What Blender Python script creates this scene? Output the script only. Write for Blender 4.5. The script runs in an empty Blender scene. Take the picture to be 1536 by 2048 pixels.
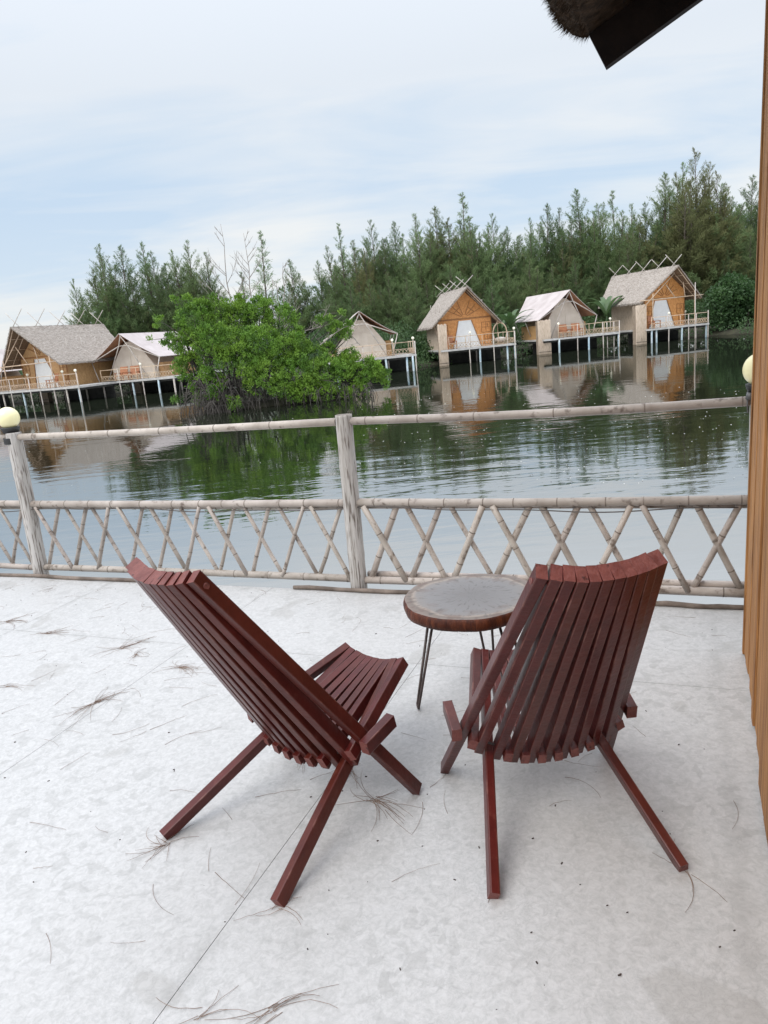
import bpy, bmesh, math, random
import numpy as np
from mathutils import Vector, Matrix, noise as mnoise
R = math.radians
SC = bpy.context.scene
COL = SC.collection

# ------------------------------------------------------------------ camera
CAM_H, F_PX, PITCH, ROLL = 1.4, 1459.4, 13.392, 5.4765
cp, sp = math.cos(R(PITCH)), math.sin(R(PITCH))
FW = Vector((0, cp, -sp)); RT0 = Vector((1, 0, 0)); UP0 = RT0.cross(FW)
RT = RT0 * math.cos(R(ROLL)) - UP0 * math.sin(R(ROLL))
UP = RT0 * math.sin(R(ROLL)) + UP0 * math.cos(R(ROLL))
cam = bpy.data.objects.new('camera', bpy.data.cameras.new('camera'))
COL.objects.link(cam)
m = Matrix.Identity(4)
for i in range(3):
    m[i][0], m[i][1], m[i][2] = RT[i], UP[i], -FW[i]
m.translation = Vector((0, 0, CAM_H))
cam.matrix_world = m
cam.data.sensor_fit = 'VERTICAL'
cam.data.sensor_height = 36.0
cam.data.lens = F_PX / 2048 * 36.0
cam.data.clip_start = 0.05
cam.data.clip_end = 5000
SC.camera = cam

# ------------------------------------------------------------------ world, sun, exposure
SUN_EL, SUN_AZ = 50.0, -128.0          # degrees; azimuth measured from +Y towards +X
w = bpy.data.worlds.new("World"); SC.world = w; w.use_nodes = True
nt = w.node_tree; nt.nodes.clear()
def N(t, kind, **kw):
    n = t.nodes.new(kind)
    for k, v in kw.items(): setattr(n, k, v)
    return n
out = N(nt, 'ShaderNodeOutputWorld'); bg = N(nt, 'ShaderNodeBackground')
bg.inputs['Strength'].default_value = 0.1
sky = N(nt, 'ShaderNodeTexSky', sky_type='NISHITA', sun_disc=False)
sky.sun_elevation = R(SUN_EL); sky.sun_rotation = R(SUN_AZ); sky.air_density = 1.2; sky.dust_density = 2.0
tc = N(nt, 'ShaderNodeTexCoord'); sep = N(nt, 'ShaderNodeSeparateXYZ')
nt.links.new(tc.outputs['Generated'], sep.inputs[0])
def M(t, op, a, b=None, clamp=False):
    n = N(t, 'ShaderNodeMath', operation=op); n.use_clamp = clamp
    for i, v in enumerate((a, b)):
        if v is None: continue
        if isinstance(v, (int, float)): n.inputs[i].default_value = v
        else: t.links.new(v, n.inputs[i])
    return n.outputs[0]
def ramp(t, src, stops, interp='LINEAR'):
    n = N(t, 'ShaderNodeValToRGB'); cr = n.color_ramp; cr.interpolation = interp
    while len(cr.elements) < len(stops): cr.elements.new(0.5)
    for e, (p, c) in zip(cr.elements, stops):
        e.position = p
        e.color = (c, c, c, 1) if isinstance(c, (int, float)) else (*c, 1)
    t.links.new(src, n.inputs[0]); return n.outputs[0]
zpos = M(nt, 'MAXIMUM', sep.outputs[2], 0.0)
den = M(nt, 'ADD', zpos, 0.16)
cx = M(nt, 'DIVIDE', sep.outputs[0], den); cy = M(nt, 'DIVIDE', sep.outputs[1], den)
comb = N(nt, 'ShaderNodeCombineXYZ'); nt.links.new(cx, comb.inputs[0]); nt.links.new(cy, comb.inputs[1])
def cloud(scale, detail, rough, dist, off, sx=1.0):
    mp = N(nt, 'ShaderNodeMapping'); mp.inputs['Location'].default_value = off; mp.inputs['Scale'].default_value = (sx, 1, 1)
    nt.links.new(comb.outputs[0], mp.inputs[0])
    n = N(nt, 'ShaderNodeTexNoise'); n.inputs['Scale'].default_value = scale; n.inputs['Detail'].default_value = detail
    n.inputs['Roughness'].default_value = rough; n.inputs['Distortion'].default_value = dist
    nt.links.new(mp.outputs[0], n.inputs['Vector']); return n.outputs['Fac']
c1 = cloud(0.75, 5, 0.52, 0.3, (3.1, 7.7, 0), 0.55)
c2 = cloud(2.1, 6, 0.55, 0.5, (9.3, 1.2, 4), 0.40)
# veil: broad cover, thick high up, thin in a band low over the trees
band = ramp(nt, sep.outputs[2], [(0.0, 0.66), (0.07, 0.36), (0.16, 0.12), (0.25, 0.26), (0.36, 0.70), (0.5, 0.95), (1.0, 1.0)])
v1 = M(nt, 'MULTIPLY', M(nt, 'SUBTRACT', c1, 0.45), 3.2)
v2 = M(nt, 'MULTIPLY', M(nt, 'SUBTRACT', c2, 0.50), 2.8)
veil = M(nt, 'ADD', M(nt, 'ADD', band, v1), v2, True)
cloudcol = ramp(nt, sep.outputs[2], [(0.0, (.925, .935, .93)), (0.14, (.90, .92, .93)), (0.3, (.82, .875, .94)), (0.6, (.77, .82, .90)), (1.0, (.74, .78, .87))])
clearcol = ramp(nt, sep.outputs[2], [(0.0, (.74, .84, .93)), (0.18, (.60, .74, .905)), (0.4, (.64, .775, .92)), (1.0, (.52, .66, .85))])
mixc = N(nt, 'ShaderNodeMix', data_type='RGBA')
nt.links.new(veil, mixc.inputs[0]); nt.links.new(clearcol, mixc.inputs[6]); nt.links.new(cloudcol, mixc.inputs[7])
scl = N(nt, 'ShaderNodeMix', data_type='RGBA', blend_type='MULTIPLY'); scl.inputs[0].default_value = 1
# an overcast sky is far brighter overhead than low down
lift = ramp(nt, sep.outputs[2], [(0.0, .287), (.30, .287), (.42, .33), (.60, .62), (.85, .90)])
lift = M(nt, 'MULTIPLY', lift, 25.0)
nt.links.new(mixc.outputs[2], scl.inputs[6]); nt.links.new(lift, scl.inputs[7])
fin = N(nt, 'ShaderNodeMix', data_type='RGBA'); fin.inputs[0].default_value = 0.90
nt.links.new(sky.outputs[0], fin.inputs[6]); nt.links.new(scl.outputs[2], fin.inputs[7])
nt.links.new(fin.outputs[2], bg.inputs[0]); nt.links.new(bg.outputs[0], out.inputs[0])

sd = bpy.data.lights.new('sun', 'SUN'); sd.energy = 1.2; sd.angle = R(38); sd.color = (1.0, 0.955, 0.89)
sun = bpy.data.objects.new('sun', sd); COL.objects.link(sun)
sdir = Vector((math.sin(R(SUN_AZ)) * math.cos(R(SUN_EL)), math.cos(R(SUN_AZ)) * math.cos(R(SUN_EL)), math.sin(R(SUN_EL))))
sun.rotation_euler = sdir.to_track_quat('Z', 'Y').to_euler()
vs = SC.view_settings
vs.view_transform = 'Standard'; vs.look = 'None'; vs.gamma = 1; vs.exposure = 0.5; vs.use_curve_mapping = False

# ------------------------------------------------------------------ frames of reference
DA = R(-22.6)                                   # the terrace runs askew to the view
EU = Vector((math.cos(DA), math.sin(DA), 0)); EV = Vector((-math.sin(DA), math.cos(DA), 0)); EZ = Vector((0, 0, 1))
def D(u, v, z=0.0): return EU * u + EV * v + EZ * z
WATER_Z = -1.2
def at(px, py, Y):
    "the point at depth Y in the direction a photo pixel looks"
    d = FW + RT * ((px - 768) / F_PX) - UP * ((py - 1024) / F_PX)
    return Vector((0, 0, CAM_H)) + d * (Y / d.y)
def ground(px, py, z=0.0):
    d = FW + RT * ((px - 768) / F_PX) - UP * ((py - 1024) / F_PX)
    return Vector((0, 0, CAM_H)) + d * ((z - CAM_H) / d.z)

# ------------------------------------------------------------------ materials
MATS = {}
def material(name, c1, c2, scale=6.0, stretch=(1, 1, 1), rough=0.6, bump=0.0, bscale=None, spec=0.5, detail=5, lo=0.35, hi=0.65, c3=None, s3=40.0, k3=(0.6, 0.72), translucent=0.0, coat=0.0, rand=0.0, dist=0.0):
    mt = bpy.data.materials.new(name); mt.use_nodes = True; t = mt.node_tree
    b = t.nodes['Principled BSDF']; o = t.nodes['Material Output']
    tcn = N(t, 'ShaderNodeTexCoord'); mp = N(t, 'ShaderNodeMapping'); mp.inputs['Scale'].default_value = stretch
    t.links.new(tcn.outputs['Object'], mp.inputs[0])
    n = N(t, 'ShaderNodeTexNoise'); n.inputs['Scale'].default_value = scale; n.inputs['Detail'].default_value = detail; n.inputs['Roughness'].default_value = 0.6; n.inputs['Distortion'].default_value = dist
    t.links.new(mp.outputs[0], n.inputs['Vector'])
    col = ramp(t, n.outputs['Fac'], [(lo, c1), (hi, c2)])
    if c3 is not None:
        n3 = N(t, 'ShaderNodeTexNoise'); n3.inputs['Scale'].default_value = s3; n3.inputs['Detail'].default_value = 4
        t.links.new(mp.outputs[0], n3.inputs['Vector'])
        f = ramp(t, n3.outputs['Fac'], [(k3[0], 0.0), (k3[1], 1.0)])
        mx = N(t, 'ShaderNodeMix', data_type='RGBA'); t.links.new(f, mx.inputs[0]); t.links.new(col, mx.inputs[6]); mx.inputs[7].default_value = (*c3, 1); col = mx.outputs[2]
    if rand:
        oi = N(t, 'ShaderNodeObjectInfo'); hs = N(t, 'ShaderNodeHueSaturation')
        v = N(t, 'ShaderNodeMapRange'); v.inputs[3].default_value = 1 - rand; v.inputs[4].default_value = 1 + rand
        t.links.new(oi.outputs['Random'], v.inputs[0]); t.links.new(v.outputs[0], hs.inputs['Value'])
        hv = N(t, 'ShaderNodeMapRange'); hv.inputs[3].default_value = 0.5 - rand * .07; hv.inputs[4].default_value = 0.5 + rand * .05
        wn = N(t, 'ShaderNodeTexWhiteNoise', noise_dimensions='1D'); t.links.new(oi.outputs['Random'], wn.inputs['W'])
        t.links.new(wn.outputs['Value'], hv.inputs[0]); t.links.new(hv.outputs[0], hs.inputs['Hue'])
        t.links.new(col, hs.inputs['Color']); col = hs.outputs[0]
    t.links.new(col, b.inputs['Base Color'])
    b.inputs['Roughness'].default_value = rough; b.inputs['Specular IOR Level'].default_value = spec
    b.inputs['Coat Weight'].default_value = coat
    if bump:
        bn = N(t, 'ShaderNodeTexNoise'); bn.inputs['Scale'].default_value = bscale or scale * 3; bn.inputs['Detail'].default_value = 5
        t.links.new(mp.outputs[0], bn.inputs['Vector'])
        bp = N(t, 'ShaderNodeBump'); bp.inputs['Strength'].default_value = bump; bp.inputs['Distance'].default_value = 0.01
        t.links.new(bn.outputs['Fac'], bp.inputs['Height']); t.links.new(bp.outputs[0], b.inputs['Normal'])
    if translucent:
        tr = N(t, 'ShaderNodeBsdfTranslucent'); t.links.new(col, tr.inputs[0])
        ms = N(t, 'ShaderNodeMixShader'); ms.inputs[0].default_value = translucent
        t.links.new(b.outputs[0], ms.inputs[1]); t.links.new(tr.outputs[0], ms.inputs[2]); t.links.new(ms.outputs[0], o.inputs[0])
    MATS[name] = mt
    return mt

material('chair_paint', (.056, .0085, .0058), (.092, .0152, .0102), 9, (1, 1, 1), 0.33, 0.12, 60, 0.30, c3=(.125, .034, .024), s3=22, k3=(.62, .80), rand=.10)
material('chair_end', (.115, .026, .020), (.19, .058, .046), 30, (1, 1, 1), 0.55, 0.3, 80, c3=(.05, .012, .01), s3=60)
material('chair_edge', (.075, .013, .009), (.085, .017, .012), 9, rough=.45, c3=(.16, .06, .045), s3=16, k3=(.54, .68))
material('bamboo_grey', (.29, .245, .205), (.44, .385, .335), 5, (1, 1, 1), 0.55, 0.15, 90, c3=(.15, .115, .09), s3=26, k3=(.58, .72), rand=.13)
material('bamboo_node', (.12, .095, .075), (.22, .18, .15), 30, rough=.7)
material('bamboo_tan', (.40, .29, .19), (.58, .45, .32), 4, rough=.55, rand=.12)
material('bamboo_pale', (.38, .335, .29), (.54, .495, .45), 4, rough=.6, rand=.10)
material('post_wood', (.36, .33, .295), (.52, .49, .46), 18, (1, 1, .08), 0.85, 1.0, 60, c3=(.13, .105, .085), s3=95, k3=(.50, .66))
material('post_top', (.12, .10, .085), (.3, .26, .22), 30, rough=.9)
material('cream_globe', (.88, .80, .45), (.90, .83, .50), 2, rough=.22, spec=.5)
material('globe_small', (.86, .83, .66), (.88, .85, .70), 2, rough=.3)
material('black_plastic', (.012, .012, .012), (.03, .03, .03), 20, rough=.5)
material('grey_plastic', (.10, .10, .10), (.2, .2, .2), 30, rough=.5)
material('rim_wood', (.042, .010, .005), (.115, .031, .012), 9, (6, 6, .7), 0.5, 0.4, 40, .25, c3=(.03, .01, .006), s3=14)
material('hairpin_steel', (.028, .018, .015), (.07, .045, .038), 30, rough=.5)
material('wall_plank', (.27, .118, .040), (.52, .262, .095), 5, (16, 16, .30), 0.65, 0.5, 20, .25, c3=(.085, .032, .012), s3=9, k3=(.50, .66), rand=.12, dist=.9)
material('dark_timber', (.004, .0025, .002), (.010, .006, .0045), 9, (1, 1, 1), 0.8, 0.3, 30, .15)
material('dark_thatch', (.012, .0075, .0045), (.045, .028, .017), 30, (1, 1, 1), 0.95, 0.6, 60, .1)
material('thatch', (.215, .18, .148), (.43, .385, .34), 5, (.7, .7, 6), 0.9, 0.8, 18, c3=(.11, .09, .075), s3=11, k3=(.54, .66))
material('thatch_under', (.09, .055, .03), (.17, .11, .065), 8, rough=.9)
material('woven_orange', (.52, .22, .058), (.68, .33, .105), 5, (1, 1, 1), 0.6, 0.3, 40, c3=(.33, .14, .045), s3=14, k3=(.55, .7), rand=.05)
material('woven_tan', (.42, .235, .095), (.57, .36, .165), 5, (4, 4, .6), 0.7, 0.3, 30, c3=(.2, .11, .05), s3=8, k3=(.56, .7), rand=.08)
material('bamboo_wall', (.42, .33, .24), (.60, .50, .40), 6, (5, 5, .4), 0.7, 0.3, 30, c3=(.2, .15, .1), s3=8, k3=(.56, .7))
material('trim_dark', (.24, .10, .03), (.34, .155, .05), 8, rough=.6)
material('door_white', (.76, .76, .74), (.82, .82, .81), 3, rough=.7)
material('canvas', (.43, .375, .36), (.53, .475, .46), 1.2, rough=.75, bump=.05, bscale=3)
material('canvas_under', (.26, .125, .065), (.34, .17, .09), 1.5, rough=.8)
material('canvas_wall', (.60, .52, .43), (.70, .62, .53), 1.5, rough=.8)
material('deck_grey', (.33, .32, .30), (.45, .44, .42), 3, rough=.7)
material('stilt_blue', (.30, .42, .48), (.52, .58, .60), 2, rough=.5, rand=.15)
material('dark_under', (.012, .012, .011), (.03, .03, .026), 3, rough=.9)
material('furniture_wood', (.30, .11, .045), (.42, .18, .08), 6, rough=.5)
material('casuarina', (.140, .208, .092), (.205, .280, .124), .35, rough=.8, spec=.1, translucent=.5, rand=.25, c3=(.20, .205, .10), s3=.5, k3=(.58, .7))
material('casuarina_olive', (.14, .16, .07), (.21, .21, .095), .5, rough=.8, spec=.1, translucent=.38, rand=.15)
material('bark', (.07, .055, .042), (.15, .125, .10), 4, rough=.9)
material('bark_pale', (.22, .19, .165), (.36, .32, .285), 6, rough=.9)
material('mangrove_leaf', (.085, .195, .020), (.215, .355, .045), .9, rough=.5, spec=.35, translucent=.16, c3=(.06, .13, .02), s3=1.6, k3=(.5, .66))
material('mangrove_root', (.028, .024, .02), (.085, .074, .064), 3, rough=.85)
material('bank_leaf', (.04, .085, .03), (.085, .15, .05), .5, rough=.6, translucent=.3, rand=.1)
material('vine_leaf', (.03, .075, .022), (.065, .13, .04), .8, rough=.5, translucent=.3)
material('palm_leaf', (.05, .10, .035), (.10, .17, .06), 1.5, rough=.5, translucent=.3)
material('earth', (.03, .028, .018), (.06, .058, .032), 1.0, rough=.95)
material('needle', (.15, .09, .062), (.27, .185, .135), 12, rough=.8)
material('speck', (.03, .022, .018), (.07, .05, .04), 20, rough=.9)
material('foam', (.55, .55, .5), (.7, .7, .65), 20, rough=.8)
material('cable', (.05, .04, .035), (.09, .075, .065), 20, rough=.5)
material('strip_wood', (.10, .075, .058), (.24, .19, .155), 7, (1, 1, 1), 0.8, 0.4, 40)

def table_top_mat():
    mt = bpy.data.materials.new('table_top'); mt.use_nodes = True; t = mt.node_tree; b = t.nodes['Principled BSDF']
    tcn = N(t, 'ShaderNodeTexCoord'); s = N(t, 'ShaderNodeSeparateXYZ'); t.links.new(tcn.outputs['Object'], s.inputs[0])
    r = M(t, 'SQRT', M(t, 'ADD', M(t, 'MULTIPLY', s.outputs[0], s.outputs[0]), M(t, 'MULTIPLY', s.outputs[1], s.outputs[1])))
    ang = M(t, 'ARCTAN2', s.outputs[1], s.outputs[0])
    nz = N(t, 'ShaderNodeTexNoise'); nz.inputs['Scale'].default_value = 9; nz.inputs['Detail'].default_value = 5; t.links.new(tcn.outputs['Object'], nz.inputs['Vector'])
    rr = M(t, 'ADD', r, M(t, 'MULTIPLY', M(t, 'SUBTRACT', nz.outputs['Fac'], .5), .05))
    base = ramp(t, M(t, 'DIVIDE', rr, .27), [(0.0, (.15, .14, .135)), (.60, (.185, .175, .17)), (.74, (.20, .18, .165)), (.79, (.29, .235, .19)), (.83, (.15, .115, .09)), (.93, (.20, .15, .12)), (1.0, (.14, .09, .065))])
    # radial cracks
    cv = N(t, 'ShaderNodeCombineXYZ'); t.links.new(M(t, 'ADD', M(t, 'MULTIPLY', ang, 7.0), M(t, 'MULTIPLY', nz.outputs['Fac'], 2.2)), cv.inputs[0]); t.links.new(M(t, 'MULTIPLY', r, 16.0), cv.inputs[1])
    n2 = N(t, 'ShaderNodeTexNoise'); n2.inputs['Scale'].default_value = 1.6; n2.inputs['Detail'].default_value = 4; t.links.new(cv.outputs[0], n2.inputs['Vector'])
    crack = ramp(t, n2.outputs['Fac'], [(.36, 1.0), (.43, 0.0)])
    # blotchy varnish wear near the rim
    n3 = N(t, 'ShaderNodeTexNoise'); n3.inputs['Scale'].default_value = 26; n3.inputs['Detail'].default_value = 6; t.links.new(tcn.outputs['Object'], n3.inputs['Vector'])
    wear = M(t, 'MULTIPLY', ramp(t, n3.outputs['Fac'], [(.52, 0.0), (.6, 1.0)]), ramp(t, M(t, 'DIVIDE', r, .27), [(.5, 0.06), (.85, .7)]))
    m1 = N(t, 'ShaderNodeMix', data_type='RGBA'); t.links.new(M(t, 'MULTIPLY', crack, .5), m1.inputs[0]); t.links.new(base, m1.inputs[6]); m1.inputs[7].default_value = (.05, .04, .035, 1)
    m2 = N(t, 'ShaderNodeMix', data_type='RGBA'); t.links.new(wear, m2.inputs[0]); t.links.new(m1.outputs[2], m2.inputs[6]); m2.inputs[7].default_value = (.12, .07, .05, 1)
    t.links.new(m2.outputs[2], b.inputs['Base Color'])
    b.inputs['Roughness'].default_value = .33
    bp = N(t, 'ShaderNodeBump'); bp.inputs['Strength'].default_value = .3; bp.inputs['Distance'].default_value = .003
    t.links.new(n2.outputs['Fac'], bp.inputs['Height']); t.links.new(bp.outputs[0], b.inputs['Normal'])
    MATS['table_top'] = mt
table_top_mat()

def deck_mat():
    mt = bpy.data.materials.new('cement_board'); mt.use_nodes = True; t = mt.node_tree; b = t.nodes['Principled BSDF']
    tcn = N(t, 'ShaderNodeTexCoord')
    def nz(scale, detail, rough=.6, dist=0.0):
        n = N(t, 'ShaderNodeTexNoise'); n.inputs['Scale'].default_value = scale; n.inputs['Detail'].default_value = detail; n.inputs['Roughness'].default_value = rough; n.inputs['Distortion'].default_value = dist
        t.links.new(tcn.outputs['Object'], n.inputs['Vector']); return n.outputs['Fac']
    a = nz(48, 6, .66, .9)
    # fine tracery: the edges where the noise crosses a level
    line = ramp(t, M(t, 'ABSOLUTE', M(t, 'SUBTRACT', nz(30, 7, .68, 1.2), .5)), [(0.0, 1.0), (.016, 0.25), (.05, 0.0)])
    patch = ramp(t, nz(15, 5, .55, .8), [(.555, 0.0), (.585, 1.0)])
    big = nz(.9, 3)
    base = ramp(t, a, [(.34, (.400, .394, .380)), (.5, (.462, .455, .441)), (.64, (.505, .497, .484))])
    m1 = N(t, 'ShaderNodeMix', data_type='RGBA'); t.links.new(M(t, 'MULTIPLY', line, M(t, 'MULTIPLY', ramp(t, big, [(.35, .2), (.65, 1.0)]), .46)), m1.inputs[0]); t.links.new(base, m1.inputs[6]); m1.inputs[7].default_value = (.235, .238, .232, 1)
    m2 = N(t, 'ShaderNodeMix', data_type='RGBA'); t.links.new(M(t, 'MULTIPLY', M(t, 'MULTIPLY', patch, ramp(t, nz(1.3, 3), [(.42, .15), (.6, 1.0)])), .38), m2.inputs[0]); t.links.new(m1.outputs[2], m2.inputs[6]); m2.inputs[7].default_value = (.29, .285, .27, 1)
    # a few larger water stains
    st = ramp(t, nz(2.6, 3, .45, .3), [(.64, 0.0), (.655, 1.0)])
    m3 = N(t, 'ShaderNodeMix', data_type='RGBA'); t.links.new(M(t, 'MULTIPLY', st, .28), m3.inputs[0]); t.links.new(m2.outputs[2], m3.inputs[6]); m3.inputs[7].default_value = (.26, .245, .22, 1)
    # grime washed out of the joints between the boards
    sx = N(t, 'ShaderNodeSeparateXYZ'); t.links.new(tcn.outputs['Object'], sx.inputs[0])
    u = M(t, 'ADD', M(t, 'MULTIPLY', sx.outputs[0], math.cos(DA)), M(t, 'MULTIPLY', sx.outputs[1], math.sin(DA)))
    v = M(t, 'SUBTRACT', M(t, 'MULTIPLY', sx.outputs[1], math.cos(DA)), M(t, 'MULTIPLY', sx.outputs[0], math.sin(DA)))
    du = M(t, 'MULTIPLY', M(t, 'ABSOLUTE', M(t, 'SUBTRACT', M(t, 'FRACT', M(t, 'ADD', M(t, 'DIVIDE', M(t, 'ADD', u, 1.06), 1.205), 20.5)), .5)), 1.205)
    dv = M(t, 'ABSOLUTE', M(t, 'SUBTRACT', v, 2.765))
    dj = M(t, 'MINIMUM', du, dv)
    dirt = M(t, 'MULTIPLY', ramp(t, M(t, 'ADD', M(t, 'MULTIPLY', dj, 8.0), M(t, 'MULTIPLY', M(t, 'SUBTRACT', nz(11, 5), .5), 1.1)), [(.0, 1.0), (.30, 0.0)]), ramp(t, nz(1.7, 3), [(.40, .0), (.62, .8)]))
    m4 = N(t, 'ShaderNodeMix', data_type='RGBA'); t.links.new(M(t, 'MULTIPLY', dirt, .42), m4.inputs[0]); t.links.new(m3.outputs[2], m4.inputs[6]); m4.inputs[7].default_value = (.25, .245, .23, 1)
    t.links.new(m4.outputs[2], b.inputs['Base Color'])
    rg = ramp(t, nz(5, 4), [(.35, .34), (.65, .52)]); t.links.new(rg, b.inputs['Roughness'])
    b.inputs['Specular IOR Level'].default_value = .45
    bp = N(t, 'ShaderNodeBump'); bp.inputs['Strength'].default_value = .06; bp.inputs['Distance'].default_value = .002
    t.links.new(a, bp.inputs['Height']); t.links.new(bp.outputs[0], b.inputs['Normal'])
    MATS['cement_board'] = mt
deck_mat()

def water_mat():
    mt = bpy.data.materials.new('lagoon_water'); mt.use_nodes = True; t = mt.node_tree; t.nodes.clear()
    o = N(t, 'ShaderNodeOutputMaterial')
    tcn = N(t, 'ShaderNodeTexCoord')
    def nz(scale, detail, st=(1, 1, 1), rough=.5, dist=0.0, rz=0.0):
        mp = N(t, 'ShaderNodeMapping'); mp.inputs['Scale'].default_value = st; mp.inputs['Rotation'].default_value = (0, 0, R(rz))
        t.links.new(tcn.outputs['Object'], mp.inputs[0])
        n = N(t, 'ShaderNodeTexNoise'); n.inputs['Scale'].default_value = scale; n.inputs['Detail'].default_value = detail; n.inputs['Roughness'].default_value = rough; n.inputs['Distortion'].default_value = dist
        t.links.new(mp.outputs[0], n.inputs['Vector']); return n.outputs['Fac']
    h1 = nz(1.6, 3, (.35, 1.1, 1), .5, .3, -8)          # long ripples
    h2 = nz(5.5, 2, (.5, 1.0, 1), .5, .2, 6)            # short ripples
    patch = ramp(t, nz(.11, 3, (.6, 1.3, 1)), [(.40, .18), (.62, 1.0)])
    s = N(t, 'ShaderNodeSeparateXYZ'); t.links.new(tcn.outputs['Object'], s.inputs[0])
    near = ramp(t, M(t, 'DIVIDE', s.outputs[1], 60.0), [(0.05, .18), (.14, .7), (.24, 1.0), (.42, .7), (.6, .3), (.8, .13), (1.0, .08)])
    h = M(t, 'ADD', M(t, 'MULTIPLY', h1, 1.0), M(t, 'MULTIPLY', h2, .22))
    hh = M(t, 'MULTIPLY', h, M(t, 'MULTIPLY', patch, near))
    bp = N(t, 'ShaderNodeBump'); bp.inputs['Strength'].default_value = 1.0; bp.inputs['Distance'].default_value = .019
    t.links.new(hh, bp.inputs['Height'])
    gl = N(t, 'ShaderNodeBsdfGlossy'); gl.inputs['Roughness'].default_value = .018; gl.inputs['Color'].default_value = (.985, .975, .95, 1)
    df = N(t, 'ShaderNodeBsdfDiffuse'); df.inputs['Color'].default_value = (.010, .013, .008, 1)
    t.links.new(bp.outputs[0], gl.inputs['Normal'])
    fr = N(t, 'ShaderNodeFresnel'); fr.inputs['IOR'].default_value = 16.0; t.links.new(bp.outputs[0], fr.inputs['Normal'])
    ms = N(t, 'ShaderNodeMixShader'); t.links.new(fr.outputs[0], ms.inputs[0]); t.links.new(df.outputs[0], ms.inputs[1]); t.links.new(gl.outputs[0], ms.inputs[2])
    t.links.new(ms.outputs[0], o.inputs[0])
    MATS['lagoon_water'] = mt
water_mat()

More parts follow.
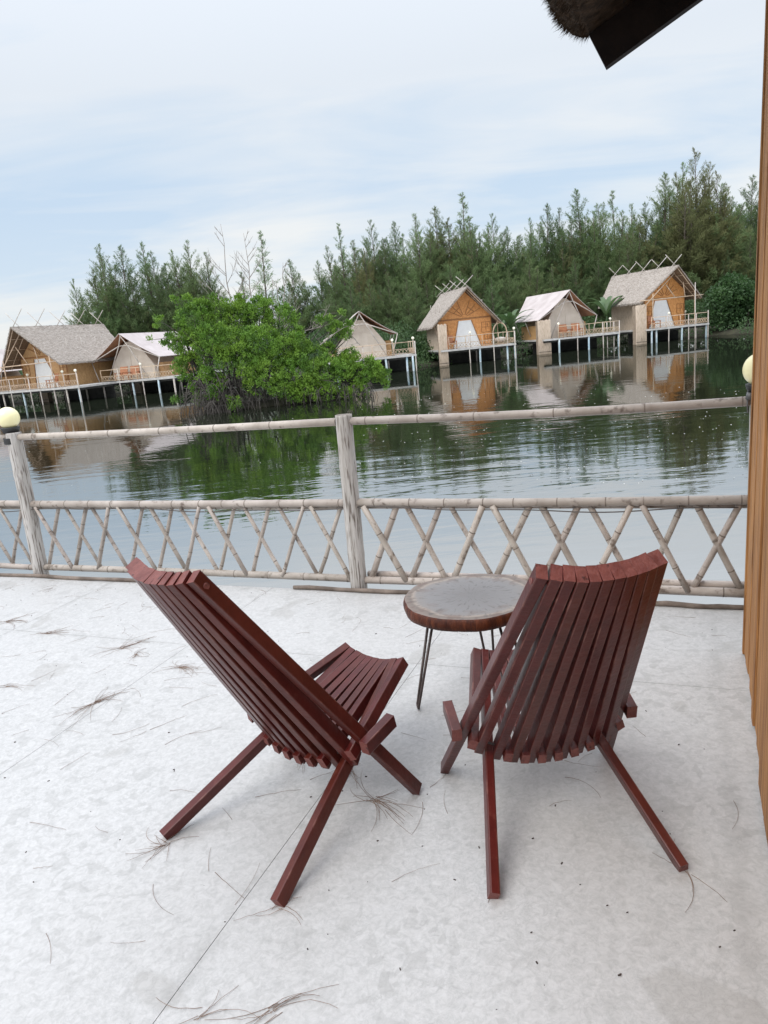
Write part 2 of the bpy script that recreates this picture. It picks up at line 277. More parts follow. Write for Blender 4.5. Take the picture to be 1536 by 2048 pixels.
# ------------------------------------------------------------------ mesh helpers
class MB:
    def __init__(s): s.v = []; s.f = []; s.mi = []; s.sm = []
    def add(s, vs, fs, mi=0, smooth=False):
        b = len(s.v); s.v.extend(tuple(x) for x in vs)
        s.f.extend(tuple(b + i for i in f) for f in fs); s.mi.extend([mi] * len(fs)); s.sm.extend([smooth] * len(fs))
    def hexa(s, p, mi=0):
        "p: 8 corners, bottom ring then top ring"
        s.add(p, [(3, 2, 1, 0), (4, 5, 6, 7), (0, 1, 5, 4), (1, 2, 6, 5), (2, 3, 7, 6), (3, 0, 4, 7)], mi)
    def box(s, c, ax, ay, az, mi=0):
        "centre and three half-axes"
        c, ax, ay, az = Vector(c), Vector(ax), Vector(ay), Vector(az)
        s.hexa([c - ax - ay - az, c + ax - ay - az, c + ax + ay - az, c - ax + ay - az, c - ax - ay + az, c + ax - ay + az, c + ax + ay + az, c - ax + ay + az], mi)
    def bx(s, x0, x1, y0, y1, z0, z1, mi=0):
        s.hexa([(x0, y0, z0), (x1, y0, z0), (x1, y1, z0), (x0, y1, z0), (x0, y0, z1), (x1, y0, z1), (x1, y1, z1), (x0, y1, z1)], mi)
    def tube(s, pts, rad, seg=8, mi=0, cap=True, ring_mi=None, capmi=None):
        pts = [Vector(p) for p in pts]; n = len(pts)
        if isinstance(rad, (int, float)): rad = [rad] * n
        t0 = (pts[1] - pts[0]).normalized()
        ref = Vector((0, 0, 1)) if abs(t0.z) < .9 else Vector((1, 0, 0))
        a = t0.cross(ref).normalized()
        vs = []
        for i in range(n):
            t = (pts[min(i + 1, n - 1)] - pts[max(i - 1, 0)]).normalized()
            a = (a - t * a.dot(t)).normalized(); b = t.cross(a)
            for k in range(seg):
                q = 2 * math.pi * k / seg
                vs.append(pts[i] + (a * math.cos(q) + b * math.sin(q)) * rad[i])
        base = len(s.v); s.v.extend(tuple(x) for x in vs)
        for i in range(n - 1):
            mm = mi if not ring_mi else ring_mi[i]
            for k in range(seg):
                k2 = (k + 1) % seg
                s.f.append((base + i * seg + k, base + i * seg + k2, base + (i + 1) * seg + k2, base + (i + 1) * seg + k)); s.mi.append(mm); s.sm.append(True)
        if cap:
            cm = mi if capmi is None else capmi
            s.f.append(tuple(base + k for k in range(seg))[::-1]); s.mi.append(cm); s.sm.append(False)
            s.f.append(tuple(base + (n - 1) * seg + k for k in range(seg))); s.mi.append(cm); s.sm.append(False)
    def bamboo(s, p, q, r, rng, gap=.24, seg=10, bend=.0, taper=1.0):
        "a culm from p to q with ringed nodes (material 1 on the rings)"
        p, q = Vector(p), Vector(q); L = (q - p).length
        st = [0.0]; x = rng.uniform(.2, .9) * gap
        nodes = []
        while x < L - .02: nodes.append(x); x += gap * rng.uniform(.8, 1.25)
        prof = [(0, 1.0, 0)]
        for nd in nodes:
            for dx, k, mm in ((-.012, 1.0, 0), (-.004, 1.07, 1), (.002, .985, 0), (.008, 1.05, 0), (.016, 1.0, 0)):
                prof.append((nd + dx, k, mm))
        prof.append((L, 1.0, 0)); prof = [a for a in prof if 0 <= a[0] <= L]; prof.sort()
        side = (q - p).cross(Vector((0, .3, 1))).normalized(); bz = rng.uniform(-1, 1) * bend; bs = rng.uniform(-1, 1) * bend
        pts, rad, rm = [], [], []
        for x, k, mm in prof:
            t = x / L; wv = math.sin(math.pi * t)
            pts.append(p.lerp(q, t) + Vector((0, 0, 1)) * bz * wv + side * bs * math.sin(2 * math.pi * t) * .6)
            rad.append(r * k * (1 + (taper - 1) * t)); rm.append(mm)
        s.tube(pts, rad, seg, 0, True, rm, 1)
    def sphere(s, c, r, nu=24, nv=14, mi=0, squash=1.0):
        c = Vector(c); vs = [c + Vector((0, 0, r * squash))]; fs = []
        for j in range(1, nv):
            a = math.pi * j / nv
            for i in range(nu):
                b = 2 * math.pi * i / nu
                vs.append(c + Vector((r * math.sin(a) * math.cos(b), r * math.sin(a) * math.sin(b), r * squash * math.cos(a))))
        vs.append(c - Vector((0, 0, r * squash)))
        for i in range(nu): fs.append((0, 1 + i, 1 + (i + 1) % nu))
        for j in range(nv - 2):
            for i in range(nu):
                i2 = (i + 1) % nu; fs.append((1 + j * nu + i, 1 + (j + 1) * nu + i, 1 + (j + 1) * nu + i2, 1 + j * nu + i2))
        l = len(vs) - 1
        for i in range(nu): fs.append((l, 1 + (nv - 2) * nu + (i + 1) % nu, 1 + (nv - 2) * nu + i))
        s.add(vs, fs, mi, True)
    def mesh(s, name, mats):
        me = bpy.data.meshes.new(name); me.from_pydata(s.v, [], s.f)
        for mt in mats: me.materials.append(MATS[mt])
        me.polygons.foreach_set('material_index', s.mi); me.polygons.foreach_set('use_smooth', s.sm)
        me.update(); return me
    def build(s, name, mats, parent=None, bevel=0.0):
        if isinstance(mats, str): mats = [mats]
        me = s.mesh(name, mats)
        if bevel:
            bm = bmesh.new(); bm.from_mesh(me)
            es = [e for e in bm.edges if len(e.link_faces) == 2 and e.calc_face_angle(0) > .5]
            bmesh.ops.bevel(bm, geom=es, offset=bevel, segments=2, affect='EDGES', profile=.6, clamp_overlap=True, material=(2 if len(mats) > 2 else -1))
            bm.to_mesh(me); bm.free()
        o = bpy.data.objects.new(name, me); COL.objects.link(o)
        if parent: o.parent = parent
        return o
def link_mesh(name, me, parent=None):
    o = bpy.data.objects.new(name, me); COL.objects.link(o)
    if parent: o.parent = parent
    return o
def tag(o, label, cat, group=None, kind=None):
    o['label'] = label; o['category'] = cat
    if group: o['group'] = group
    if kind: o['kind'] = kind
    return o
def thing(name, label, cat, loc=(0, 0, 0), rz=0.0, group=None):
    o = bpy.data.objects.new(name, None); o.empty_display_size = .2; COL.objects.link(o)
    o.location = loc; o.rotation_euler = (0, 0, rz)
    return tag(o, label, cat, group)
def struct(o, kind='structure'): o['kind'] = kind; return o

def tri_mesh(name, P, mats, mi=None, tri=True):
    "fast mesh of loose triangles / quads from an array (n, k, 3)"
    n, k, _ = P.shape
    me = bpy.data.meshes.new(name); me.vertices.add(n * k); me.vertices.foreach_set('co', P.astype(np.float32).ravel())
    me.loops.add(n * k); me.loops.foreach_set('vertex_index', np.arange(n * k, dtype=np.int32))
    me.polygons.add(n); me.polygons.foreach_set('loop_start', np.arange(0, n * k, k, dtype=np.int32))
    for mt in mats: me.materials.append(MATS[mt])
    if mi is not None: me.polygons.foreach_set('material_index', mi.astype(np.int32))
    me.update(calc_edges=True); me.validate(); return me
def unit(a): return a / np.maximum(np.linalg.norm(a, axis=-1, keepdims=True), 1e-9)

# ------------------------------------------------------------------ terrace (setting)
def make_deck():
    mb = MB(); G = .0010
    ues = [-9.5, -8.29, -7.09, -5.885, -4.68, -3.475, -2.27, -1.06, 2.6]
    ves = [-4.5, -2.12, .32, 2.765, 3.6]
    for i in range(len(ues) - 1):
        for j in range(len(ves) - 1):
            g = G if i >= 5 else G * .6
            p = [D(ues[i] + g, ves[j] + g), D(ues[i + 1] - g, ves[j] + g), D(ues[i + 1] - g, ves[j + 1] - g), D(ues[i] + g, ves[j + 1] - g)]
            mb.hexa([q - EZ * .016 for q in p] + p)
    o = mb.build('deck', 'cement_board'); struct(o)
    mb = MB()
    mb.box(D(-3.45, -.45, -.085), EU * 6.0, EV * 4.0, EZ * .065)
    for u in (-8.8, -6.4, -4.0, -1.6, .8):
        for v in (-3.5, -.4, 3.1): mb.tube([D(u, v, -.15), D(u, v, -2.2)], .075, 10)
    o = mb.build('deck_substructure', 'deck_grey'); struct(o)
make_deck()

# ------------------------------------------------------------------ water and land
def make_water():
    mb = MB(); mb.add([(-900, -60, WATER_Z), (900, -60, WATER_Z), (900, 110, WATER_Z), (-900, 110, WATER_Z)], [(0, 1, 2, 3)])
    struct(mb.build('water', 'lagoon_water'))
make_water()
SHORE = [(-900, 110), (-260, 95), (-90, 72), (-40, 67), (-27, 65.5), (-14, 65), (-6, 62.5), (0, 60.5), (4, 60), (8, 63.5), (12, 63.5), (15, 67), (20, 68), (25, 70.5), (29.5, 68.5), (32, 65), (38, 61), (60, 57), (140, 50), (900, 40)]
def shore_y(x):
    for (x0, y0), (x1, y1) in zip(SHORE, SHORE[1:]):
        if x0 <= x <= x1: return y0 + (y1 - y0) * (x - x0) / (x1 - x0)
    return 60
def make_bank():
    rng = random.Random(3); mb = MB()
    xs = [-900, -500, -260, -180, -120, -90] + [x * 1.0 for x in range(-70, 71)] + [90, 140, 250, 500, 900]
    offs = [(-.6, -1.0), (0, -.22), (.5, .02), (1.6, .28), (4, .5), (10, .6), (30, .7), (100, .8), (500, .8), (2400, .8)]
    vs = []
    for x in xs:
        j = rng.uniform(-.35, .35)
        for dy, dz in offs: vs.append((x, shore_y(x) + dy + (j if dy < 5 else 0), WATER_Z + dz + (rng.uniform(-.06, .06) if 0 < dy < 40 else 0)))
    k = len(offs); fs = [(i * k + j, (i + 1) * k + j, (i + 1) * k + j + 1, i * k + j + 1) for i in range(len(xs) - 1) for j in range(k - 1)]
    mb.add(vs, fs, 0, True); struct(mb.build('ground', 'earth'))
make_bank()

# ------------------------------------------------------------------ bamboo fence
VF = 3.655
POSTS = [(-4.175, VF, 1.012, .050), (-1.715, VF, 1.01, .047), (.345, VF, 1.012, .048)]
def make_fence():
    rng = random.Random(11)
    root = thing('bamboo_fence', 'weathered grey bamboo fence with crossed lattice along the edge of the terrace', 'fence', D(-1.7, VF, 0), DA)
    L = lambda u, v, z: Vector((u + 1.7, v - VF, z))
    ext = [(-6.70, VF, 1.03, .05)] + POSTS + [(2.4, VF, 1.03, .05)]
    for pi, (u, v, h, r) in enumerate(ext):
        mb = MB(); seg = 18; rings = []
        zs = [-.9] + [x * .03 for x in range(-2, int(h / .03))] + [h - .012, h]
        nodes = [.155 + .03 * pi, .43 - .04 * pi, .72]
        vs = []
        lean = .06 if pi in (1, 2) else 0
        for z in zs:
            k = 1.0 + .05 * sum(math.exp(-((z - nd) / .012) ** 2) for nd in nodes) + (.03 if z < .1 else 0)
            for q in range(seg):
                a = 2 * math.pi * q / seg
                gro = 1 + .035 * mnoise.noise(Vector((math.cos(a) * 3 + pi * 9, math.sin(a) * 3, z * 1.3))) + .02 * mnoise.noise(Vector((math.cos(a) * 9, math.sin(a) * 9 + pi * 5, z * 2)))
                vs.append(L(u, v, z) + Vector((math.cos(a) * r * k * gro + lean * (z - .5) * .25, math.sin(a) * r * k * gro, 0)))
        n = len(zs); fs = []
        for i in range(n - 1):
            for q in range(seg): fs.append((i * seg + q, i * seg + (q + 1) % seg, (i + 1) * seg + (q + 1) % seg, (i + 1) * seg + q))
        mb.add(vs, fs, 0, True)
        mb.f.append(tuple((n - 1) * seg + q for q in range(seg))); mb.mi.append(1); mb.sm.append(False)
        mb.build('post', ['post_wood', 'post_top'], root)
    bays = [(ext[0], ext[1]), (ext[1], ext[2]), (ext[2], ext[3]), (ext[3], ext[4])]
    for bi, (A, B) in enumerate(bays):
        u0, u1 = A[0] + .04, B[0] - .04
        for nm, z, r, gap, n2 in (('top_rail', (.975, .974, .972, .965)[bi], .0215, .34, 1), ('middle_rail', .514, .0235, .20, 2), ('bottom_rail', .052, .0215, .26, 2 if bi == 2 else 1)):
            mb = MB()
            z0 = z + rng.uniform(-.006, .006); z1 = z + rng.uniform(-.006, .006)
            mb.bamboo(L(u0, VF, z0), L(u1, VF, z1), r, rng, gap, 12, .012, rng.uniform(.92, 1.1))
            mb.build(nm, ['bamboo_grey', 'bamboo_node'], root)
            if n2 == 2:
                mb = MB()
                if nm == 'middle_rail': mb.bamboo(L(u0, VF + .028, z0 - .030), L(u1, VF + .028, z1 - .034), .014, rng, .3, 10, .004)
                else: mb.bamboo(L(u0, VF + .045, z0 + .022), L(u1, VF + .045, z1 + .024), .019, rng, .3, 10, .004)
                mb.build(nm, ['bamboo_grey', 'bamboo_node'], root)
        n = 10 if bi < 2 else 8
        p = (u1 - u0 - .02) / n; rb = .0125 if bi < 2 else .0162
        for k in range(n):
            a = u0 + .01 + k * p + rng.uniform(-.007, .007)
            for side in (0, 1):
                r = rb * rng.uniform(.86, 1.12); mb = MB()
                dv = .012 if (side + k + bi * 3) % 3 else -.012
                top, bot = (a + .03, a + p * (1.05 if bi < 2 else 1.0) + rng.uniform(-.012, .012)) if side == 0 else (a + p - .025 + rng.uniform(-.012, .012), a + .03 * rng.uniform(.2, 1.2))
                mb.bamboo(L(bot, VF + dv, .06), L(top, VF + dv, .496), r, rng, .20, 9, .006)
                mb.build('lattice_bar', ['bamboo_grey', 'bamboo_node'], root)
make_fence()
def make_cable():
    rng = random.Random(5); mb = MB(); pts = []
    u = -5.5
    while u < .3:
        pts.append(D(u, VF - .018, .476 + .010 * math.sin(u * 3.1) + .006 * math.sin(u * 7.7 + 1))); u += .06
    mb.tube(pts, .0032, 6)
    tag(mb.build('power_cable', 'cable'), 'thin dark cable strung under the middle rail of the bamboo fence', 'cable')
make_cable()
for u0, u1, v, lab in ((-5.4, -3.28, 3.585, 'dark wooden strip on the terrace edge at the foot of the far lamp post'), (-2.12, -.72, 3.590, 'dark split strip on the terrace edge below the lampless middle post'), (-.52, .3, 3.585, 'pale bamboo strip on the terrace edge between round table and plank wall')):
    mb = MB(); rng = random.Random(int(-u0 * 10)); pts = [D(u0 + (u1 - u0) * k / 14, v + .006 * math.sin(k), .0115 + .002 * math.sin(k * 1.7)) for k in range(15)]
    mb.tube(pts, [.013 + .002 * rng.uniform(-1, 1) for _ in pts], 8)
    tag(mb.build('edge_strip', 'strip_wood'), lab, 'wooden strip', 'strips lying along the terrace edge')

def globe_lamp(u, v, z, label, strap):
    t = thing('globe_lamp', label, 'lamp', D(u, v, z), DA, 'globe lamps on the fence posts')
    mb = MB(); mb.sphere((0, 0, .098), .073, 36, 22); 
    mb.build('globe', 'cream_globe', t)
    mb = MB(); mb.tube([(0, 0, .0), (0, 0, .012), (0, 0, .014), (0, 0, .024), (0, 0, .026), (0, 0, .036)], [.052, .052, .057, .057, .060, .060], 24)
    mb.build('collar', 'black_plastic', t)
    if strap:
        mb = MB(); pts = [(.0545 * math.cos(a), .0545 * math.sin(a), -.048 + .006 * math.sin(a)) for a in [2 * math.pi * k / 24 for k in range(25)]]
        for (a, b) in zip(pts, pts[1:]):
            a, b = Vector(a), Vector(b)
            mb.hexa([a - EZ * .019, b - EZ * .019, b * 1.05 - EZ * .019, a * 1.05 - EZ * .019, a + EZ * .019, b + EZ * .019, b * 1.05 + EZ * .019, a * 1.05 + EZ * .019])
        mb.build('strap', 'black_plastic', t)
    else:
        mb = MB(); mb.tube([(-.045, -.02, -.01), (-.052, -.03, -.04), (-.049, -.025, -.09)], .004, 6); mb.tube([(-.04, -.028, .0), (-.046, -.03, -.03)], .016, 8)
        mb.build('wire', 'grey_plastic', t)
globe_lamp(-4.185, VF, 1.012, 'cream globe lamp with a black strap on the far weathered fence post', True)
globe_lamp(.338, VF, 1.012, 'cream globe lamp half hidden by the brown plank wall', False)

# ------------------------------------------------------------------ folding slat chairs
def stick(mb, p, q, wid, dep, lat=(1, 0, 0), widp=None):
    "square stick from p to q; end grain gets material 1"
    p, q = Vector(p), Vector(q); d = (q - p).normalized(); l = Vector(lat); l = (l - d * l.dot(d)).normalized(); n = d.cross(l)
    a, b = l * wid / 2, n * dep / 2
    a2 = a if widp is None else l * widp / 2
    v = [p - a2 - b, p + a2 - b, p + a2 + b, p - a2 + b, q - a - b, q + a - b, q + a + b, q - a + b]
    mb.add(v, [(3, 2, 1, 0), (4, 5, 6, 7)], 1); mb.add(v, [(0, 1, 5, 4), (1, 2, 6, 5), (2, 3, 7, 6), (3, 0, 4, 7)], 0)
def make_chair(label, loc, rz, shx, shy):
    root = thing('slat_chair', label, 'chair', (loc[0], loc[1], 0), rz, 'folding slat chairs on the terrace')
    sh = lambda x, y, z: Vector((x + shx * z, y + shy * z, z))
    rng = random.Random(int(abs(loc[0]) * 1000)); W_, DP = .0230, .040
    cross = lambda s: (.131 - .045 * max(0, 1 - s * s) ** .7,   .268 - .080 * max(0, 1 - s * s) ** .7)
    cp_, tp_, fp_ = [], [], []
    for i in range(11):
        s = (i - 5) / 5; x0 = (i - 5) * .0248; x1 = (i - 5) * .0470
        cy_, cz_ = cross(s); T = sh(x0, -.311 - .030 * (1 - s * s), .886 - .008 * (1 - s * s) + rng.uniform(-.0012, .0012)); Cc = sh(x1, cy_, cz_)
        cp_.append(Cc); tp_.append(T); mb = MB()
        if i in (0, 10):
            F = sh(math.copysign(.2735, s), .318, .012)
            T2 = sh(x0 * 1.03, -.311, .886); stick(mb, F, T2, .0265, .039, (1, .28 * s, 0)); o = mb.build('back_side_rail', ['chair_paint', 'chair_end', 'chair_edge'], root, .0035)
            mb = MB(); dd = (T2 - F).normalized(); c = T2 - dd * .035; mb.tube([c - Vector((.0155, 0, 0)), c + Vector((.0155, 0, 0))], .009, 12)
            mb.build('bolt_plug', 'chair_end', o)
        else:
            dd = (Cc - T).normalized(); e = Cc + dd * (.046 + rng.uniform(-.005, .005))
            stick(mb, e, T, .0243 * math.sqrt(1 + (.40 * s) ** 2), .044, (.15, .060 * s, .012 * s), widp=.0258); mb.build('back_slat', ['chair_paint', 'chair_end', 'chair_edge'], root, .003)
    for j in range(10):
        s = (j - 4.5) / 5; x1 = (j - 4.5) * .0470; x0 = (j - 4.5) * .0272
        cy_, cz_ = cross(s); Cc = sh(x1, cy_, cz_); Fr = sh(x0, .478 - .004 * (1 - s * s), .345 - .028 * (1 - s * s) + rng.uniform(-.002, .002))
        fp_.append(Fr); mb = MB()
        if j in (1, 8):
            g = math.copysign(1, s); foot = Vector((g * .248, -.262, .010)); stick(mb, foot, Fr, .0262, .041, (1, 0, .20 * g))
            mb.build('rear_leg', ['chair_paint', 'chair_end', 'chair_edge'], root, .004)
        else:
            dd = (Cc - Fr).normalized(); stick(mb, Cc + dd * .036, Fr, .0262 * math.sqrt(1 + (.40 * s) ** 2), .036, (.15, 0, .060 * s), widp=.0238); mb.build('seat_slat', ['chair_paint', 'chair_end', 'chair_edge'], root, .003)
    for g in (-1, 1):
        mb = MB(); stick(mb, sh(g * .262, .100, .262), sh(g * .266, .226, .290), .030, .043); mb.build('side_block', ['chair_paint', 'chair_end', 'chair_edge'], root, .004)
    for nm, line in (('back_rod', [p - (p - c).normalized() * .035 for p, c in zip(tp_, cp_)]), ('hinge_rod', cp_), ('seat_rod', [p - EZ * .0 - Vector((0, .03, 0)) for p in fp_])):
        mb = MB(); mb.tube(line, .0035, 6); mb.build(nm, 'hairpin_steel', root)
    return root
make_chair('reddish brown slat chair seen side on, its seat pointing at the table', (-.3932, 1.9646), -R(39.74), -.0072, .0485)
make_chair('reddish brown slat chair seen from behind, standing beside the plank wall', (.4123, 1.8359), R(3.85), .0155, -.0485)

# ------------------------------------------------------------------ log slice table
def make_table():
    c = Vector((.292, 2.585, 0)); t = thing('log_slice_table', 'round side table with a thick log slice top on dark hairpin legs', 'table', c)
    mb = MB(); n = 96; H = .435; T = .047; rng = random.Random(4)
    def rad(a): return .247 * (1 + .045 * math.sin(a * 2 + 1.2) + .02 * math.sin(a * 3 + .4) + .012 * math.sin(a * 5 + 2) + .006 * math.sin(a * 11))
    prof = [(0.955, 0), (.985, .006), (1.0, .018), (1.0, T - .018), (.988, T - .006), (.97, T)]
    vs = []
    for k, dz in prof:
        for q in range(n):
            a = 2 * math.pi * q / n; r = rad(a) * k + .0025 * mnoise.noise(Vector((math.cos(a) * 12, math.sin(a) * 12, dz * 20)))
            vs.append((r * math.cos(a), r * 1.04 * math.sin(a), H - T + dz))
    fs = [(i * n + q, i * n + (q + 1) % n, (i + 1) * n + (q + 1) % n, (i + 1) * n + q) for i in range(len(prof) - 1) for q in range(n)]
    mb.add(vs, fs, 1, True); k = (len(prof) - 1) * n
    mb.f.append(tuple(range(n))[::-1]); mb.mi.append(1); mb.sm.append(False)
    mb.f.append(tuple(k + q for q in range(n))); mb.mi.append(0); mb.sm.append(False)
    mb.build('log_top', ['table_top', 'rim_wood'], t)
    for a in (187, 313, 67):
        mb = MB(); ca, sa = math.cos(R(a)), math.sin(R(a)); er = Vector((ca, sa, 0)); et = Vector((-sa, ca, 0))
        foot = er * .232; top = er * .150
        z1 = H - T
        pts = [top - et * .036 + EZ * z1, foot - et * .014 + EZ * .025]
        pts += [foot + et * (.0135 * math.cos(q)) + EZ * (.020 - .0135 * math.sin(q)) + er * .002 for q in [math.pi - math.pi * k / 8 for k in range(9)]]
        pts += [foot + et * .014 + EZ * .025, top + et * .036 + EZ * z1]
        mb.tube(pts, .0052, 8)
        mb.box(top + EZ * (z1 - .002), er * .02, et * .05, EZ * .0018)
        mb.build('hairpin_leg', 'hairpin_steel', t)
make_table()

# ------------------------------------------------------------------ our own cabin: plank wall and thatched eave
def make_cabin():
    rng = random.Random(21)
    root = thing('thatched_cabin', 'brown plank wall and dark thatched eave of the near cabin', 'cabin', D(.24, 3.1, 0), DA)
    L = lambda u, v, z: Vector((u - .24, v - 3.1, z))
    def slope_z(u): return 2.535 + (u + .287) * math.tan(R(25.2))
    def lean_wall(q): q.v = [(x + .030 * z / 2.6, y, z) for x, y, z in q.v]
    mb = MB(); v = 3.085; k = 0
    while v > 1.0:
        wd = rng.choice((.06, .09, .11, .13, .16)); uu = .245 + rng.uniform(0, .016) - (3.1 - v) * .026
        zb = .004 + rng.uniform(0, .014)
        mb.bx(*(lambda a, b: (a[0], b[0], b[1], a[1], zb, 2.62))(L(uu, v, 0), L(uu + .022, v - wd + .006, 0))); v -= wd; k += 1
    lean_wall(mb); mb.build('plank_wall', 'wall_plank', root, .0018)
    mb = MB(); a = L(.262, 3.1, 0); b = L(3.6, 1.0, 0); mb.bx(a[0] + .03, b[0], b[1], a[1] - .03, .003, 2.60); lean_wall(mb); mb.build('wall_core', 'dark_timber', root)
    mb = MB(); u = .245
    while u < 3.6:
        wd = rng.choice((.10, .12, .14)); uu = rng.uniform(0, .008); a = L(u, 3.1 + uu, 0)
        mb.bx(a[0], a[0] + wd - .003, a[1] - .028, a[1], .004 + rng.uniform(0, .02), 2.62); u += wd
    lean_wall(mb); mb.build('plank_wall', 'wall_plank', root, .0018)
    # barge rafters
    for v in (3.62, 2.2, .9):
        mb = MB(); u0, u1 = -.287, 3.0
        dz = math.tan(R(25.2)); n = Vector((-math.sin(R(25.2)), 0, math.cos(R(25.2)))); d = Vector((math.cos(R(25.2)), 0, math.sin(R(25.2))))
        p = L(u0, v, 2.425); ax = d * 1.8
        mb.hexa([p + Vector((0, dy, 0)) + o for o, dy in ((Vector(), -.025), (d * 3.6, -.025), (d * 3.6, .025), (Vector(), .025))] + [p + Vector((0, dy, 0)) + n * .152 + o for o, dy in ((Vector(), -.025), (d * 3.6, -.025), (d * 3.6, .025), (Vector(), .025))])
        mb.build('rafter', 'dark_timber', root, .002)
    # thatch slab with a rough butt edge
    d = Vector((math.cos(R(25.2)), 0, math.sin(R(25.2)))); n = Vector((-math.sin(R(25.2)), 0, math.cos(R(25.2))))
    mb = MB(); o = L(-.287, 3.62, 2.425); y1, y0 = .035, -2.85
    prof = [(3.9, .165), (1.2, .158), (.30, .157), (.10, .158), (.004, .160), (-.022, .176), (-.052, .215), (-.072, .262), (-.080, .31), (-.068, .36), (-.025, .415), (.06, .455), (.3, .48), (3.9, .49)]
    P = lambda q, y: o + d * q[0] + n * q[1] + Vector((0, y, 0))
    ny = 60; vs = []
    for k in range(ny + 1):
        y = y1 + (y0 - y1) * k / ny
        for q in prof:
            f = .012 * mnoise.noise(Vector((y * 9, q[0] * 8, q[1] * 20)))
            vs.append(P((q[0] + (f if q[0] < .3 else 0), q[1] + f), y))
    m_ = len(prof); fs = [(a * m_ + b, a * m_ + b + 1, (a + 1) * m_ + b + 1, (a + 1) * m_ + b) for a in range(ny) for b in range(m_ - 1)]
    mb.add(vs, fs); mb.f += [tuple(range(m_))[::-1], tuple(ny * m_ + b for b in range(m_))]; mb.mi += [0, 0]; mb.sm += [False, False]
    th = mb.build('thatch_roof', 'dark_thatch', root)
    mb = MB(); edge = prof[4:12]
    for k in range(6500):
        e = rng.random() * (len(edge) - 1); ei = int(e); q0, q1 = edge[ei], edge[ei + 1]; t_ = e - ei
        q = (q0[0] + (q1[0] - q0[0]) * t_, q0[1] + (q1[1] - q0[1]) * t_); tx, tn = q1[0] - q0[0], q1[1] - q0[1]; ll = math.hypot(tx, tn); out_ = d * (-tn / ll) + n * (tx / ll)
        if rng.random() < .35: y = y1; q = (q[0] + rng.random() ** 1.5 * 1.0, min(q[1] + rng.random() * .1, .46)); fr = Vector((0, rng.uniform(.3, .8), 0))
        else: y = y1 - rng.random() ** 1.6 * 2.7; fr = Vector((0, rng.uniform(-.3, .3), 0))
        a = P(q, y); dirv = (out_ * .6 - d * .5 + fr + n * rng.uniform(-.3, .3)).normalized(); ln = rng.uniform(.010, .034) * (1.6 if rng.random() < .06 else 1)
        sd_ = dirv.cross(Vector((rng.random(), rng.random(), rng.random()))).normalized() * rng.uniform(.0015, .0032)
        mb.add([a - sd_ - dirv * .03, a + sd_ - dirv * .03, a + dirv * ln], [(0, 1, 2)], 0)
    for k in range(700):
        y = y1 - .01 - rng.random() * .9; s = rng.uniform(.0, .9); a = P((s, .152 + rng.uniform(-.006, .004)), y)
        sd_ = Vector((0, rng.uniform(.0015, .004), 0)); b = a + d * rng.uniform(.15, .4) + n * rng.uniform(-.008, .008) + Vector((0, rng.uniform(-.05, .05), 0))
        mb.add([a - sd_, a + sd_, b + sd_, b - sd_], [(0, 1, 2, 3)], 0)
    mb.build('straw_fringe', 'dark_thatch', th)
    # battens between thatch and rafters
    mb = MB()
    for s in (.16, .44, .78, 1.05, 1.45): 
        p = L(-.287, 3.62, 2.425) + n * .152 + d * s; mb.tube([p + Vector((0, .0, .004)), p + Vector((0, -2.8, .004))], .009, 8)
    mb.build('batten', 'dark_timber', root)
make_cabin()

# ------------------------------------------------------------------ stilt huts across the water
def railing(mb, pts, z0=.0, h=.92, mi=0, rng=None, lat=True):
    for a, b in zip(pts, pts[1:]):
        a, b = Vector(a), Vector(b); Ln = (b - a).length; n = max(1, round(Ln / 1.5))
        for z, r in ((h, .028), (h * .48, .02), (.10, .02)): mb.tube([a + EZ * (z0 + z), b + EZ * (z0 + z)], r, 6, mi)
        for k in range(n + 1):
            p = a.lerp(b, k / n); mb.tube([p + EZ * (z0 - .1), p + EZ * (z0 + h + .03)], .026, 6, mi)
        if lat:
            m_ = max(2, round(Ln / .26))
            for k in range(m_):
                p, q = a.lerp(b, k / m_), a.lerp(b, (k + 1) / m_)
                mb.tube([p + EZ * (z0 + .1), q + EZ * (z0 + h * .48)], .014, 5, mi); mb.tube([q + EZ * (z0 + .1), p + EZ * (z0 + h * .48)], .014, 5, mi)
def stilts(root, spec, rng):
    for x, y, kind, top in spec:
        mb = MB(); r = {'b': .042, 'p': .078, 'w': .066}[kind]; lx = rng.uniform(-.05, .05)
        mb.tube([(x, y, top), (x + lx * .5, y, -.5), (x + lx, y, -2.4)], r, 8)
        mb.build('stilt', {'b': 'bamboo_pale', 'p': 'stilt_blue', 'w': 'bamboo_pale'}[kind], root)
def deck_part(root, x0, x1, y0, y1, sk=None):
    mb = MB(); a = x0 + .5 if sk is None else sk; mb.bx(a, x1 - .3, 1.7, 1.75, -1.6, -.305); mb.build('underfloor_shade_panel', 'dark_under', root)  # added dark panel, stands in for the deep shade under the floor
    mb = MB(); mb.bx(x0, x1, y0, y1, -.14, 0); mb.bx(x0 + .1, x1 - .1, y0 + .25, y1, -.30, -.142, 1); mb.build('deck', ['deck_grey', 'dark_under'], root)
def screen(root, x0, x1, y, top, bot, rng):
    "bundle of split bamboo standing in the water as a pipe screen"
    mb = MB(); x = x0
    while x < x1:
        wd = rng.uniform(.05, .09); mb.tube([(x + wd / 2, y + rng.uniform(-.02, .02), bot), (x + wd / 2, y, top + rng.uniform(-.05, .05))], wd / 2, 6); x += wd
    for yy in (.25, .5):
        mb.bx(x0 + .05, x1 - .05, y + .03, y + .5, bot, top - .05)
    mb.tube([(x0 - .03, y - .07, -1.02), (x1 + .03, y - .07, -1.02)], .018, 6, 1)
    mb.build('bamboo_screen', ['bamboo_wall', 'dark_under'], root)
